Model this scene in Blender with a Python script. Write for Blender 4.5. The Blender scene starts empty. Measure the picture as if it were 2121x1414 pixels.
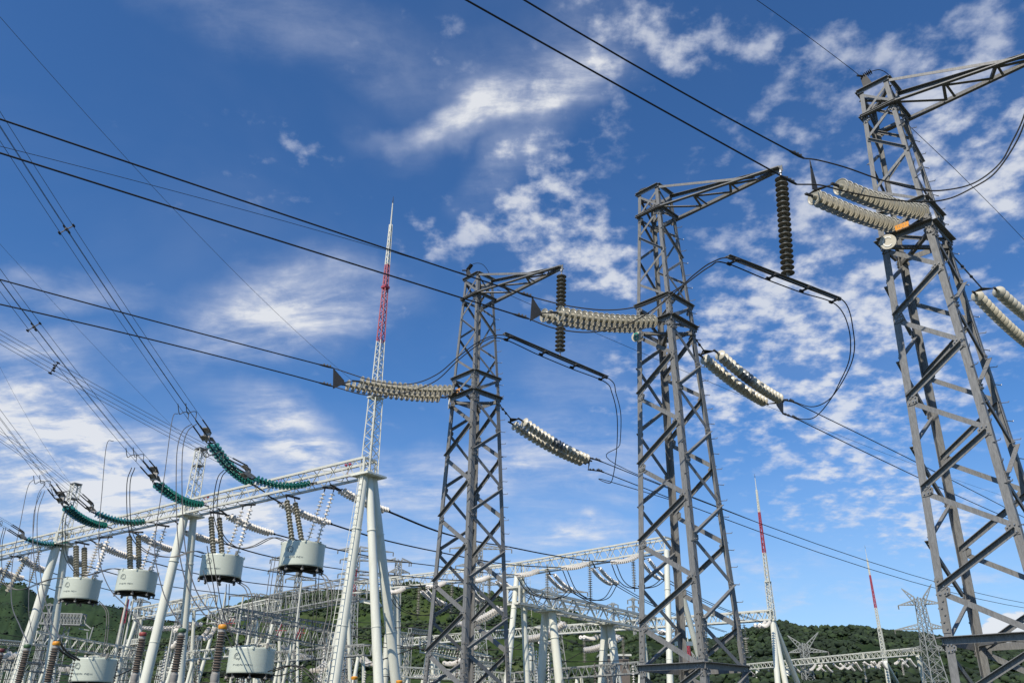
import bpy, bmesh, math, random
from math import pi, sin, cos, sqrt, radians, atan2
from mathutils import Vector as V, Matrix, noise
random.seed(7)
C = bpy.context.scene.collection
SC = bpy.context.scene
# ------------------------------------------------------------------ camera
FPX, W0, H0 = 1675.0, 2121.0, 1414.0
PITCH, ROLL = radians(25.55), radians(0.58)
GZ = -1.6                                   # eye level is z = 0, ground is 1.6 m below
FW = V((0, cos(PITCH), sin(PITCH)))
_r0, _u0 = V((1, 0, 0)), V((0, -sin(PITCH), cos(PITCH)))
RT = cos(ROLL)*_r0 + sin(ROLL)*_u0
UP = -sin(ROLL)*_r0 + cos(ROLL)*_u0
cd = bpy.data.cameras.new('camera'); cam = bpy.data.objects.new('camera', cd); C.objects.link(cam)
cd.sensor_width = 36; cd.lens = FPX/W0*36; cd.clip_start = 0.1; cd.clip_end = 20000
cam.matrix_world = Matrix(((RT.x, UP.x, -FW.x, 0), (RT.y, UP.y, -FW.y, 0), (RT.z, UP.z, -FW.z, 0), (0, 0, 0, 1)))
SC.camera = cam
SC.view_settings.view_transform = 'Standard'; SC.view_settings.look = 'None'
SC.view_settings.exposure = 0.0; SC.view_settings.gamma = 1.0
# ------------------------------------------------------------------ sun and sky
SUN_DIR = V((-0.50, -0.86, 0)).normalized()*cos(radians(46)) + V((0, 0, sin(radians(46))))
sl = bpy.data.lights.new('sun', 'SUN'); sl.energy = 4.8; sl.angle = radians(0.5); sl.color = (1, .93, .82)
so = bpy.data.objects.new('sun', sl); C.objects.link(so)
so.rotation_euler = SUN_DIR.to_track_quat('Z', 'Y').to_euler()

def ray(px, py): return FW + RT*((px-W0/2)/FPX) + UP*((H0/2-py)/FPX)
def H(px, py, z): d = ray(px, py); return d*(z/d.z)          # on the level z
def D(px, py, dep): return ray(px, py)*dep                    # at a distance along the view axis
def dep(P): return P.dot(FW)
def YH(px, py, P):                                            # same horizontal distance as P
    d = ray(px, py); return d*(sqrt(P.x**2+P.y**2)/sqrt(d.x**2+d.y**2))
def VH(px, py, P, az):                                        # on the vertical plane through P with azimuth az
    d = ray(px, py); n = V((cos(az), -sin(az), 0)); return d*(P.dot(n)/d.dot(n))

# ---- world: physical sky with cirrus and altocumulus
world = bpy.data.worlds.new('World'); SC.world = world; world.use_nodes = True
nt = world.node_tree; N = nt.nodes; Lk = nt.links
for n_ in list(N): N.remove(n_)
def nd(t, **kw):
    n_ = N.new(t)
    for k_, v_ in kw.items(): setattr(n_, k_, v_)
    return n_
def setin(n_, i, v_):
    if hasattr(v_, 'links'): Lk.new(v_, n_.inputs[i])
    else: n_.inputs[i].default_value = v_
def mth(op, a, b=0.0, c=None, clamp=False):
    n_ = nd('ShaderNodeMath', operation=op); n_.use_clamp = clamp
    setin(n_, 0, a); setin(n_, 1, b)
    if c is not None: setin(n_, 2, c)
    return n_.outputs[0]
def vdot(a, v_):
    n_ = nd('ShaderNodeVectorMath', operation='DOT_PRODUCT'); setin(n_, 0, a); n_.inputs[1].default_value = v_; return n_.outputs['Value']
def comb(x, y, z):
    n_ = nd('ShaderNodeCombineXYZ'); setin(n_, 0, x); setin(n_, 1, y); setin(n_, 2, z); return n_.outputs[0]
def noi(vec, scale, detail=6, rough=.55, dist=0.0):
    n_ = nd('ShaderNodeTexNoise'); setin(n_, 'Vector', vec); n_.inputs['Scale'].default_value = scale
    n_.inputs['Detail'].default_value = detail; n_.inputs['Roughness'].default_value = rough
    n_.inputs['Distortion'].default_value = dist; return n_.outputs['Fac']
def sst(x, a, b):
    n_ = nd('ShaderNodeMapRange', interpolation_type='SMOOTHSTEP'); setin(n_, 0, x)
    n_.inputs[1].default_value = a; n_.inputs[2].default_value = b; return n_.outputs[0]
tc = nd('ShaderNodeTexCoord'); dirv = tc.outputs['Generated']
sky = nd('ShaderNodeTexSky', sky_type='NISHITA'); sky.sun_disc = False
sky.sun_elevation = radians(46); sky.sun_rotation = atan2(SUN_DIR.x, SUN_DIR.y)
sky.air_density = 1.0; sky.dust_density = 0.3; sky.ozone_density = 3.0; sky.altitude = 300
gm = nd('ShaderNodeHueSaturation'); gm.inputs['Saturation'].default_value = 1.12; gm.inputs['Value'].default_value = 1.0
Lk.new(sky.outputs[0], gm.inputs['Color'])
tn = nd('ShaderNodeMix', data_type='RGBA', blend_type='MULTIPLY'); tn.inputs[0].default_value = 1; Lk.new(gm.outputs[0], tn.inputs[6]); tn.inputs[7].default_value = (.96, 1.34, 1.68, 1)
# cloud layer coordinates: the direction laid on a flat layer high above
sep = nd('ShaderNodeSeparateXYZ'); Lk.new(dirv, sep.inputs[0])
zc = mth('ADD', mth('MAXIMUM', sep.outputs[2], 0.0), 0.22)
cx = mth('DIVIDE', sep.outputs[0], zc); cy = mth('DIVIDE', sep.outputs[1], zc)
lay = comb(cx, cy, 0.0)
warp = nd('ShaderNodeTexNoise'); setin(warp, 'Vector', lay); warp.inputs['Scale'].default_value = 2.6; warp.inputs['Detail'].default_value = 4
wv = nd('ShaderNodeVectorMath', operation='SCALE'); Lk.new(warp.outputs['Color'], wv.inputs[0]); wv.inputs['Scale'].default_value = .08
lw = nd('ShaderNodeVectorMath', operation='ADD'); Lk.new(lay, lw.inputs[0]); Lk.new(wv.outputs[0], lw.inputs[1]); lw = lw.outputs[0]
wn = nd('ShaderNodeTexNoise'); setin(wn, 'Vector', dirv); wn.inputs['Scale'].default_value = 9; wn.inputs['Detail'].default_value = 5
wn2 = nd('ShaderNodeVectorMath', operation='SUBTRACT'); Lk.new(wn.outputs['Color'], wn2.inputs[0]); wn2.inputs[1].default_value = (.5, .5, .5)
wn3 = nd('ShaderNodeVectorMath', operation='SCALE'); Lk.new(wn2.outputs[0], wn3.inputs[0]); wn3.inputs['Scale'].default_value = .11
dwn = nd('ShaderNodeVectorMath', operation='ADD'); Lk.new(dirv, dwn.inputs[0]); Lk.new(wn3.outputs[0], dwn.inputs[1]); dw = dwn.outputs[0]
def patch(px, py, rx, ry, ang=0, soft=1.0, src=None):
    """soft elliptical region of the sky around one direction; 1 in the middle, 0 outside"""
    c_ = ray(px, py).normalized(); e1 = V((c_.y, -c_.x, 0)).normalized(); e2 = e1.cross(c_)
    a_ = radians(ang); f1 = e1*cos(a_)+e2*sin(a_); f2 = -e1*sin(a_)+e2*cos(a_)
    k1, k2 = FPX/rx*1.0, FPX/ry*1.0
    A = mth('SUBTRACT', vdot(src or dw, f1*k1), c_.dot(f1)*k1); B = mth('SUBTRACT', vdot(src or dw, f2*k2), c_.dot(f2)*k2)
    r_ = mth('SQRT', mth('ADD', mth('MULTIPLY', A, A), mth('MULTIPLY', B, B)))
    return sst(r_, 1.0+.25*soft, 1.0-.75*soft)
def addall(l):
    a_ = l[0]
    for b_ in l[1:]: a_ = mth('ADD', a_, b_)
    return a_
def scl(v_, s_): return mth('MULTIPLY', v_, s_)
# ---- cloud cover
def mapped(src, rot, scale):
    n_ = nd('ShaderNodeMapping'); setin(n_, 'Vector', src); n_.inputs['Rotation'].default_value = (0, 0, radians(rot)); n_.inputs['Scale'].default_value = scale; return n_.outputs[0]
fib = noi(mapped(lw, 38, (1.0, 2.6, 1)), 3.4, 10, .62, .25)   # fibrous
fine = noi(lw, 12.0, 9, .62, .2)                              # ragged edges
cells = noi(lay, 17.0, 9, .55, .0)                           # altocumulus cells
cells2 = noi(lay, 6.0, 3, .5, .1)
big = noi(lay, 2.3, 4, .55, .3)
cir = addall([scl(patch(560, 20, 420, 95, -4), .42), scl(patch(980, 230, 240, 34, 16), .9), scl(patch(1060, 205, 250, 58, 24), .8), scl(patch(1190, 120, 150, 95, 35), .7), scl(patch(1130, 140, 260, 110, 20), .3),
              scl(patch(650, 640, 230, 105, 16), 1.25), scl(patch(520, 690, 260, 60, 22), .6), scl(patch(640, 915, 220, 70, -24), 1.4), scl(patch(580, 970, 240, 75, -10), 1.0),
              scl(patch(110, 870, 270, 95, -38), 1.45), scl(patch(230, 960, 360, 100, -12), 1.15), scl(patch(930, 985, 200, 75, 6), 1.2),
              scl(patch(1180, 950, 220, 100, -3), .95), scl(patch(1070, 330, 150, 60, 35), .45), scl(patch(120, 600, 200, 38, 6), .55), scl(patch(90, 700, 110, 40, 10), .3),
              scl(patch(480, 1150, 760, 110, 0), 1.15), scl(patch(300, 1040, 420, 80, -8), .6), scl(patch(1240, 1110, 130, 40, 5), 1.1), scl(patch(1080, 1090, 200, 60, 0), .5), scl(patch(60, 1040, 200, 100, 0), .5), scl(patch(1160, 830, 170, 130, 10), .35)])
cirv = mth('MULTIPLY', cir, mth('ADD', mth('ADD', mth('MULTIPLY', sst(fib, .32, .78), .85), mth('MULTIPLY', sst(fine, .38, .80), .40)), .06))
alt = addall([scl(patch(1800, 480, 520, 440, 0, 1.3), .95), scl(patch(1110, 470, 240, 100, 0), .9), scl(patch(1230, 560, 150, 110, 0), .95),
              scl(patch(1110, 330, 210, 120, 30), .85), scl(patch(1600, 800, 460, 240, 0), .85), scl(patch(1880, 1060, 260, 110, -8), .95),
              scl(patch(1330, 70, 260, 140, 0), .85), scl(patch(590, 320, 120, 110, 0), .7), scl(patch(840, 650, 90, 60, 0), .5), scl(patch(840, 560, 90, 60, 0), .35),
              scl(patch(1980, 80, 200, 110, 0), .4), scl(patch(860, 480, 80, 50, 0), .7), scl(patch(2030, 330, 180, 160, 0), .5), scl(patch(850, 90, 170, 90, 0), .6),
              scl(patch(1650, 90, 160, 90, 0), .35), scl(patch(770, 390, 60, 40, 0), .5)])
alt = mth('MINIMUM', alt, 1.05)
altn = mth('ADD', mth('ADD', mth('MULTIPLY', cells, .60), mth('MULTIPLY', cells2, .34)), mth('MULTIPLY', noi(lay, 34.0, 8, .6, 0), .09))
altv = sst(mth('ADD', altn, mth('MULTIPLY', mth('SUBTRACT', alt, 1.0), .17)), .44, .635)
altv = mth('MULTIPLY', altv, mth('ADD', mth('MULTIPLY', alt, .75), .25))
low = mth('MULTIPLY', sst(fine, .40, .75), addall([patch(1640, 1240, 170, 30, 0), patch(1930, 1225, 170, 45, 0), patch(1560, 1160, 150, 40, 0)]))
cum = sst(mth('ADD', patch(2095, 1310, 80, 45, 0, .6), mth('MULTIPLY', mth('SUBTRACT', fine, .5), 1.6)), .40, .75)
veil = mth('MULTIPLY', sst(big, .42, .8), .07)
cov = mth('MINIMUM', addall([scl(cirv, .72), scl(altv, .74), scl(cum, .9), scl(low, .45), veil]), .90)
cov = mth('MULTIPLY', cov, sst(sep.outputs[2], 0.0, .05))
ccol = nd('ShaderNodeMix', data_type='RGBA'); setin(ccol, 0, sst(cov, .25, .9))
ccol.inputs[6].default_value = (7.6, 8.2, 9.8, 1); ccol.inputs[7].default_value = (9.6, 9.8, 10.2, 1)
hz = nd('ShaderNodeMix', data_type='RGBA'); setin(hz, 0, mth('MULTIPLY', sst(sep.outputs[2], .34, .02), .50)); Lk.new(tn.outputs[2], hz.inputs[6]); hz.inputs[7].default_value = (5.6, 7.2, 9.4, 1)
mixc = nd('ShaderNodeMix', data_type='RGBA'); setin(mixc, 0, cov); Lk.new(hz.outputs[2], mixc.inputs[6]); Lk.new(ccol.outputs[2], mixc.inputs[7])
bg = nd('ShaderNodeBackground'); Lk.new(mixc.outputs[2], bg.inputs[0]); bg.inputs[1].default_value = 0.085
wo = nd('ShaderNodeOutputWorld'); Lk.new(bg.outputs[0], wo.inputs[0])

# ------------------------------------------------------------------ materials
def mat(name, col, rough=.6, metal=0.0, var=.12, scale=4.0, coat=0.0, trans=0.0, streak=False, bump=0.0, rust=0):
    m = bpy.data.materials.new(name); m.use_nodes = True; t = m.node_tree; b = t.nodes['Principled BSDF']
    g = t.nodes.new('ShaderNodeNewGeometry'); o = t.nodes.new('ShaderNodeTexNoise'); o.inputs['Scale'].default_value = scale
    o.inputs['Detail'].default_value = 7; o.inputs['Roughness'].default_value = .65
    if streak:
        mp = t.nodes.new('ShaderNodeMapping'); mp.inputs['Scale'].default_value = streak; t.links.new(g.outputs['Position'], mp.inputs[0]); t.links.new(mp.outputs[0], o.inputs['Vector'])
    else: t.links.new(g.outputs['Position'], o.inputs['Vector'])
    r = t.nodes.new('ShaderNodeValToRGB'); r.color_ramp.elements[0].position = .3; r.color_ramp.elements[1].position = .7
    r.color_ramp.elements[0].color = (*[c*(1-var) for c in col], 1); r.color_ramp.elements[1].color = (*[min(1, c*(1+var)) for c in col], 1)
    t.links.new(o.outputs['Fac'], r.inputs[0]); t.links.new(r.outputs[0], b.inputs['Base Color'])
    b.inputs['Roughness'].default_value = rough; b.inputs['Metallic'].default_value = metal
    b.inputs['Coat Weight'].default_value = coat; b.inputs['Coat Roughness'].default_value = .15
    b.inputs['Transmission Weight'].default_value = trans
    if rust:
        o3 = t.nodes.new('ShaderNodeTexNoise'); o3.inputs['Scale'].default_value = 3.1; o3.inputs['Detail'].default_value = 9; o3.inputs['Roughness'].default_value = .75; t.links.new(g.outputs['Position'], o3.inputs['Vector'])
        r3 = t.nodes.new('ShaderNodeMapRange'); r3.inputs[1].default_value = .60; r3.inputs[2].default_value = .74; r3.inputs[4].default_value = rust; t.links.new(o3.outputs['Fac'], r3.inputs[0])
        x3 = t.nodes.new('ShaderNodeMix'); x3.data_type = 'RGBA'; x3.inputs[7].default_value = tuple(c*k for c, k in zip(col, (.62, .46, .34)))+(1,)
        t.links.new(r3.outputs[0], x3.inputs[0]); t.links.new(r.outputs[0], x3.inputs[6]); t.links.new(x3.outputs[2], b.inputs['Base Color'])
    if bump:
        bp = t.nodes.new('ShaderNodeBump'); bp.inputs['Strength'].default_value = bump; bp.inputs['Distance'].default_value = .05
        t.links.new(o.outputs['Fac'], bp.inputs['Height']); t.links.new(bp.outputs[0], b.inputs['Normal'])
    return m
M = dict(
    steel=mat('galvanised_steel', (.186, .183, .172), .58, .1, .32, 5.0, streak=(6, 6, 1.2), rust=.6),
    steel_dark=mat('weathered_steel', (.055, .053, .05), .6, .3, .2, 5.0),
    plate=mat('gusset_steel', (.19, .183, .166), .58, .1, .2, 8.0, rust=.7),
    bolt=mat('bolt_steel', (.33, .33, .33), .4, .6, .1),
    wire=mat('aluminium_wire_dark', (.022, .021, .02), .6, .2, .2),
    wireg=mat('aluminium_wire_grey', (.12, .115, .105), .6, .3, .2),
    greyp=mat('grey_disc_porcelain', (.22, .22, .21), .3, 0, .1, 5, coat=.4), porc=mat('grey_porcelain', (.38, .35, .27), .36, 0, .16, 5, coat=.12),
    porc_shade=mat('brown_grey_porcelain_shaded', (.17, .155, .12), .4, 0, .2, 5, coat=.15),  # underside shade of the hanging strings is put into this darker colour
    cream=mat('cream_porcelain', (.55, .505, .39), .38, 0, .1, 3, coat=.15),
    white=mat('white_porcelain', (.76, .71, .63), .4, 0, .08, 3, coat=.1),
    green=mat('green_glass', (.014, .125, .10), .14, 0, .3, 4, coat=.8),
    paint=mat('white_green_paint', (.73, .72, .60), .5, 0, .09, 1.2, streak=(2.5, 2.5, .25), rust=.35),
    lat=mat('white_lattice_paint', (.60, .59, .50), .5, 0, .1, 2),
    far=mat('far_lattice_steel', (.30, .305, .28), .65, .1, .15, .5),
    red=mat('red_paint', (.38, .055, .075), .5, 0, .2, 2), trap=mat('trap_resin_paint', (.56, .585, .475), .45, 0, .06, 2, coat=.2, streak=(.5, .5, 14)),
    black=mat('underside_shade_and_pane_black', (.03, .03, .028), .6, 0, .2), orange=mat('orange_enamel', (.80, .33, .03), .45, 0, .1),
    grncap=mat('green_cap', (.06, .12, .05), .5, 0, .1), redcap=mat('red_cap', (.30, .06, .05), .5, 0, .15), brncap=mat('dark_red_cap', (.12, .03, .03), .5, 0, .1),
    ochre=mat('brown_porcelain', (.16, .125, .095), .35, 0, .18, 4, coat=.3), flange=mat('grey_flange', (.36, .33, .29), .5, .2, .1),
    sign=mat('sign_enamel', (.56, .52, .42), .5, 0, .12, 9), teal=mat('teal_letter', (.03, .42, .33), .5, 0, .1), pale=mat('pale_letter', (.85, .84, .78), .5, 0, .08),
    ink=mat('ink', (.17, .20, .19), .6, 0, .1))

# ------------------------------------------------------------------ mesh helpers
def perp(a):
    a = a.normalized(); h = V((0, 0, 1)) if abs(a.z) < .92 else V((1, 0, 0)); x = a.cross(h).normalized(); return x, x.cross(a).normalized()
class MB:
    def __init__(s): s.v, s.f, s.m, s.mi = [], [], [], 0
    def add(s, vs, fs):
        n = len(s.v); s.v += [tuple(v) for v in vs]; s.f += [tuple(i+n for i in f) for f in fs]; s.m += [s.mi]*len(fs)
    def box8(s, a, x, y, b, x2=None, y2=None):
        x2 = x2 or x; y2 = y2 or y
        vs = [a-x-y, a+x-y, a+x+y, a-x+y, b-x2-y2, b+x2-y2, b+x2+y2, b-x2+y2]
        s.add(vs, [(3, 2, 1, 0), (4, 5, 6, 7), (0, 1, 5, 4), (1, 2, 6, 5), (2, 3, 7, 6), (3, 0, 4, 7)])
    def bar(s, a, b, w, h=None, side=None):
        h = h or w; ax = (b-a)
        if ax.length < 1e-5: return
        if side is None: x, y = perp(ax)
        else:
            x = side - ax*(side.dot(ax)/ax.length_squared); x.normalize(); y = x.cross(ax).normalized()
        s.box8(a, x*w/2, y*h/2, b)
    def ang(s, a, b, w1, w2, d1, d2, t=.012):
        """rolled angle from a to b, heel on the line, one leg towards d1 and the other towards d2"""
        ax = (b-a).normalized(); d1 = (d1-ax*d1.dot(ax)).normalized(); d2 = (d2-ax*d2.dot(ax)-d1*d2.dot(d1)).normalized()
        P = [V((0, 0, 0)), d1*w1, d1*w1+d2*t, d1*t+d2*t, d1*t+d2*w2, d2*w2]
        vs = [a+p for p in P]+[b+p for p in P]
        fs = [(i, (i+1) % 6, (i+1) % 6+6, i+6) for i in range(6)]+[(0, 3, 2, 1), (0, 5, 4, 3), (6, 7, 8, 9), (6, 9, 10, 11)]
        s.add(vs, fs)
    def tube(s, pts, r, n=6, cap=True):
        pts = [V(p) for p in pts]; m = len(pts); x, y = perp(pts[1]-pts[0]); vs = []
        for i, p in enumerate(pts):
            t = (pts[min(i+1, m-1)]-pts[max(i-1, 0)]).normalized()
            x = (x-t*x.dot(t)).normalized(); y = t.cross(x); rr = r[i] if isinstance(r, (list, tuple)) else r
            vs += [p+x*rr*cos(2*pi*k/n)+y*rr*sin(2*pi*k/n) for k in range(n)]
        fs = [(i*n+k, i*n+(k+1) % n, (i+1)*n+(k+1) % n, (i+1)*n+k) for i in range(m-1) for k in range(n)]
        if cap: fs += [tuple(range(n-1, -1, -1)), tuple((m-1)*n+k for k in range(n))]
        s.add(vs, fs)
    def lathe(s, o, ax, prof, n=16):
        ax = ax.normalized(); x, y = perp(ax); vs = []
        for (h, r) in prof:
            vs += [o+ax*h+x*r*cos(2*pi*k/n)+y*r*sin(2*pi*k/n) for k in range(n)]
        m = len(prof)
        fs = [(i*n+k, i*n+(k+1) % n, (i+1)*n+(k+1) % n, (i+1)*n+k) for i in range(m-1) for k in range(n)]
        fs += [tuple(range(n-1, -1, -1)), tuple((m-1)*n+k for k in range(n))]
        s.add(vs, fs)
    def poly(s, pts, nrm, t):
        n = len(pts); nrm = nrm.normalized(); a = [p+nrm*t/2 for p in pts]; b = [p-nrm*t/2 for p in pts]
        s.add(a+b, [tuple(range(n)), tuple(range(2*n-1, n-1, -1))]+[(i, i+n, (i+1) % n+n, (i+1) % n) for i in range(n)])
    def bolt(s, p, n_, r=.018, h=.03): s.lathe(p, n_, [(0, r), (h, r)], 6)
    def build(s, name, m, parent=None, smooth=False, loc=None):
        if not s.v: return None
        me = bpy.data.meshes.new(name)
        if parent is not None:
            w = parent.location.copy(); q = parent.parent
            while q is not None: w += q.location; q = q.parent
            o0 = V((0, 0, 0)); off = w
        else:
            if loc is None:
                k = len(s.v); loc = V((sum(v[0] for v in s.v)/k, sum(v[1] for v in s.v)/k, min(v[2] for v in s.v)))
            o0 = loc; off = loc
        me.from_pydata([(v[0]-off[0], v[1]-off[1], v[2]-off[2]) for v in s.v], [], s.f); me.update()
        ms = m if isinstance(m, (list, tuple)) else [m]
        for q in ms: me.materials.append(q)
        if len(ms) > 1: me.polygons.foreach_set('material_index', s.m)
        if smooth:
            me.polygons.foreach_set('use_smooth', [True]*len(me.polygons)); 
            try: me.set_sharp_from_angle(angle=radians(50))
            except Exception: pass
        o = bpy.data.objects.new(name, me); C.objects.link(o); o.location = o0
        if parent is not None: o.parent = parent
        return o
def tag(o, label, cat, group=None, kind=None):
    if label: o['label'] = label
    if cat: o['category'] = cat
    if group: o['group'] = group
    if kind: o['kind'] = kind
    return o
def thing(name, label, cat, loc, group=None):
    o = bpy.data.objects.new(name, None); C.objects.link(o); o.location = V(loc); o.empty_display_size = .2
    return tag(o, label, cat, group)
def bez(pts, n=24):
    """Catmull-Rom through the points"""
    P = [V(p) for p in pts]; P = [P[0]*2-P[1]]+P+[P[-1]*2-P[-2]]; out = []
    for i in range(1, len(P)-2):
        for k in range(n):
            t = k/n; out.append(.5*((2*P[i])+(P[i+1]-P[i-1])*t+(2*P[i-1]-5*P[i]+4*P[i+1]-P[i+2])*t*t+(3*P[i]-P[i-1]-3*P[i+1]+P[i+2])*t**3))
    out.append(P[-2]); return out
def sag(a, b, s_, n=16): return [a.lerp(b, i/n)-V((0, 0, 4*s_*(i/n)*(1-i/n))) for i in range(n+1)]
def along(pts, f):
    L = [0]
    for i in range(1, len(pts)): L.append(L[-1]+(pts[i]-pts[i-1]).length)
    t = f*L[-1]
    for i in range(1, len(pts)):
        if t <= L[i]+1e-9:
            k = (t-L[i-1])/max(1e-9, L[i]-L[i-1]); return pts[i-1].lerp(pts[i], k), (pts[i]-pts[i-1]).normalized()
    return pts[-1], (pts[-1]-pts[-2]).normalized()
DISC = [(0, .045), (.045, .055), (.055, .09), (.086, .188), (.094, .2), (.104, .2), (.108, .19), (.094, .155), (.102, .145), (.088, .07), (.17, .045)]
SMALL = [(0, .2), (.22, .22), (.32, .6), (.44, .98), (.52, 1.0), (.56, .96), (.54, .3), (1.0, .2)]
def discs(mb, pts, n, R=.2, prof='full', seg=20):
    L = sum((pts[i]-pts[i-1]).length for i in range(1, len(pts)))
    for i in range(n):
        p, t = along(pts, (i+.02)/n)
        if prof == 'full': pr = [(h*(L/n)/.17, r*R/.2) for h, r in DISC]
        else: pr = [(h*(L/n), r*R) for h, r in SMALL]
        mb.lathe(p, t, pr, seg)

# ------------------------------------------------------------------ ground and hills
def ground():
    m = bpy.data.materials.new('scrub_ground'); m.use_nodes = True; t = m.node_tree; b = t.nodes['Principled BSDF']
    o = t.nodes.new('ShaderNodeTexNoise'); o.inputs['Scale'].default_value = .6; o.inputs['Detail'].default_value = 10
    g = t.nodes.new('ShaderNodeNewGeometry'); t.links.new(g.outputs['Position'], o.inputs['Vector'])
    r = t.nodes.new('ShaderNodeValToRGB'); r.color_ramp.elements[0].color = (.02, .032, .012, 1); r.color_ramp.elements[1].color = (.07, .06, .045, 1)
    r.color_ramp.elements[0].position = .45; r.color_ramp.elements[1].position = .6
    t.links.new(o.outputs['Fac'], r.inputs[0]); t.links.new(r.outputs[0], b.inputs['Base Color']); b.inputs['Roughness'].default_value = .95
    mb = MB(); mb.add([V((-5000, -3000, GZ)), V((5000, -3000, GZ)), V((5000, 7000, GZ)), V((-5000, 7000, GZ))], [(0, 1, 2, 3)])
    tag(mb.build('ground', m, loc=V((0, 0, GZ))), None, None, kind='structure')
ground()
def hillmat(name, c1, c2, c3, s1):
    m = bpy.data.materials.new(name); m.use_nodes = True; t = m.node_tree; b = t.nodes['Principled BSDF']
    g = t.nodes.new('ShaderNodeNewGeometry')
    o = t.nodes.new('ShaderNodeTexNoise'); o.inputs['Scale'].default_value = s1; o.inputs['Detail'].default_value = 12; o.inputs['Roughness'].default_value = .7
    o2 = t.nodes.new('ShaderNodeTexNoise'); o2.inputs['Scale'].default_value = s1*.13; o2.inputs['Detail'].default_value = 6
    for q in (o, o2): t.links.new(g.outputs['Position'], q.inputs['Vector'])
    r = t.nodes.new('ShaderNodeValToRGB'); r.color_ramp.elements[0].color = (*c1, 1); r.color_ramp.elements[1].color = (*c2, 1)
    r.color_ramp.elements[0].position = .38; r.color_ramp.elements[1].position = .62
    r2 = t.nodes.new('ShaderNodeValToRGB'); r2.color_ramp.elements[0].position = .60; r2.color_ramp.elements[1].position = .74
    mx = t.nodes.new('ShaderNodeMix'); mx.data_type = 'RGBA'; mx.inputs[7].default_value = (*c3, 1)
    t.links.new(o.outputs['Fac'], r.inputs[0]); t.links.new(o2.outputs['Fac'], r2.inputs[0]); t.links.new(r.outputs[0], mx.inputs[6]); t.links.new(r2.outputs[0], mx.inputs[0])
    t.links.new(mx.outputs[2], b.inputs['Base Color']); b.inputs['Roughness'].default_value = .95; b.inputs['Specular IOR Level'].default_value = .1
    return m
HM1 = hillmat('hill_scrub', (.024, .043, .011), (.050, .078, .022), (.09, .105, .04), .10)
HM2 = hillmat('hill_far', (.022, .040, .018), (.038, .066, .026), (.05, .08, .03), .02)
HM3 = hillmat('hill_dark', (.012, .024, .008), (.028, .045, .014), (.05, .05, .03), .15)
TREES = [mat('tree_dark', (.014, .027, .008), .9, 0, .4, .3), mat('tree_mid', (.025, .045, .013), .9, 0, .4, .3), mat('tree_light', (.038, .060, .017), .9, 0, .4, .3)]
def interp(tab, x):
    if x <= tab[0][0]: return tab[0][1]
    for (a, p), (b, q) in zip(tab, tab[1:]):
        if x <= b: k = (x-a)/(b-a); k = k*k*(3-2*k); return p+(q-p)*k
    return tab[-1][1]
def hill(name, sky_px, R, base, m, ntree, tsize, back=1.3, nz=1.0, seed=0, pale=.45, tlabel=None):
    """terrain whose ridge is at the distance R(px); heights follow from the ridge elevation"""
    x0, x1 = sky_px[0][0], sky_px[-1][0]; nx, ny = 300, 60; vs = []
    def surf(px, f):
        y = interp(sky_px, px); d = ray(px, y); hd = sqrt(d.x**2+d.y**2); top = d.z/hd*R
        u = V((d.x/hd, d.y/hd, 0))
        r = base+(R-base)*f if f <= 1 else R*(1+(f-1)*(back-1))
        if f <= 1: s = f**1.25; h = GZ+(top-GZ)*s
        else: h = GZ+(top-GZ)*(1-(f-1)**1.5*.9)
        p = u*r; q = p*(6.0/R)
        e = noise.fractal(V((q.x*3+seed, q.y*3, .3)), .8, 2.1, 6)*.5
        h += (top-GZ)*.16*e*min(1, f*1.5)*(1 if f < .9 else max(0, (1.0-f)/.1) if f < 1 else .3)*nz
        h += noise.fractal(V((q.x*60+seed, q.y*60, 2)), .9, 2, 4)*R*.0016*nz
        return V((p.x, p.y, h))
    for j in range(ny):
        f = j/(ny-1)*2.0
        for i in range(nx): vs.append(surf(x0+(x1-x0)*i/(nx-1), f))
    fs = [(j*nx+i, j*nx+i+1, (j+1)*nx+i+1, (j+1)*nx+i) for j in range(ny-1) for i in range(nx-1)]
    mb = MB(); mb.add(vs, fs); tag(mb.build(name, m, smooth=True, loc=V((0, R, GZ))), None, None, kind='structure')
    if ntree:
        ico = bmesh.new(); bmesh.ops.create_icosphere(ico, subdivisions=1, radius=1); iv = [v.co.copy() for v in ico.verts]; jf = [tuple(v.index for v in f.verts) for f in ico.faces]; ico.free()
        mb = MB(); rr = random.Random(seed+3)
        for _ in range(ntree):
            f = 1-rr.random()**1.6*.75 if rr.random() < .8 else 1.0+rr.random()*.04
            px = x0+(x1-x0)*rr.random(); p = surf(px, f)
            if noise.noise(V((p.x, p.y, 0))*(8/R)) > .28: continue
            sz = tsize*(.5+rr.random()**2*1.1); hh = sz*(.55+rr.random()*.35)
            mb.mi = min(2, int(3*max(0, min(999/1000, pale+noise.noise(V((p.x, p.y, 5))*(25/R))*.9+rr.uniform(-.3, .3)))))
            mb.add([p+V((v.x*sz*rr.uniform(.8, 1.2), v.y*sz*rr.uniform(.8, 1.2), (v.z+.6)*hh*rr.uniform(.85, 1.15))) for v in iv], jf)
        tag(mb.build('hillside_trees', TREES, smooth=True, loc=V((0, R, GZ))), tlabel, 'trees', kind='stuff')
hill('mountain', [(-500, 1190), (-200, 1220), (0, 1207), (50, 1207), (78, 1232), (120, 1238), (210, 1250), (330, 1285), (420, 1300), (560, 1330)], 1500, 500, HM2, 9000, 1.3, nz=.8, seed=4, pale=.5, tlabel='dark scrub covering the distant mountain at the left')
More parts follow.
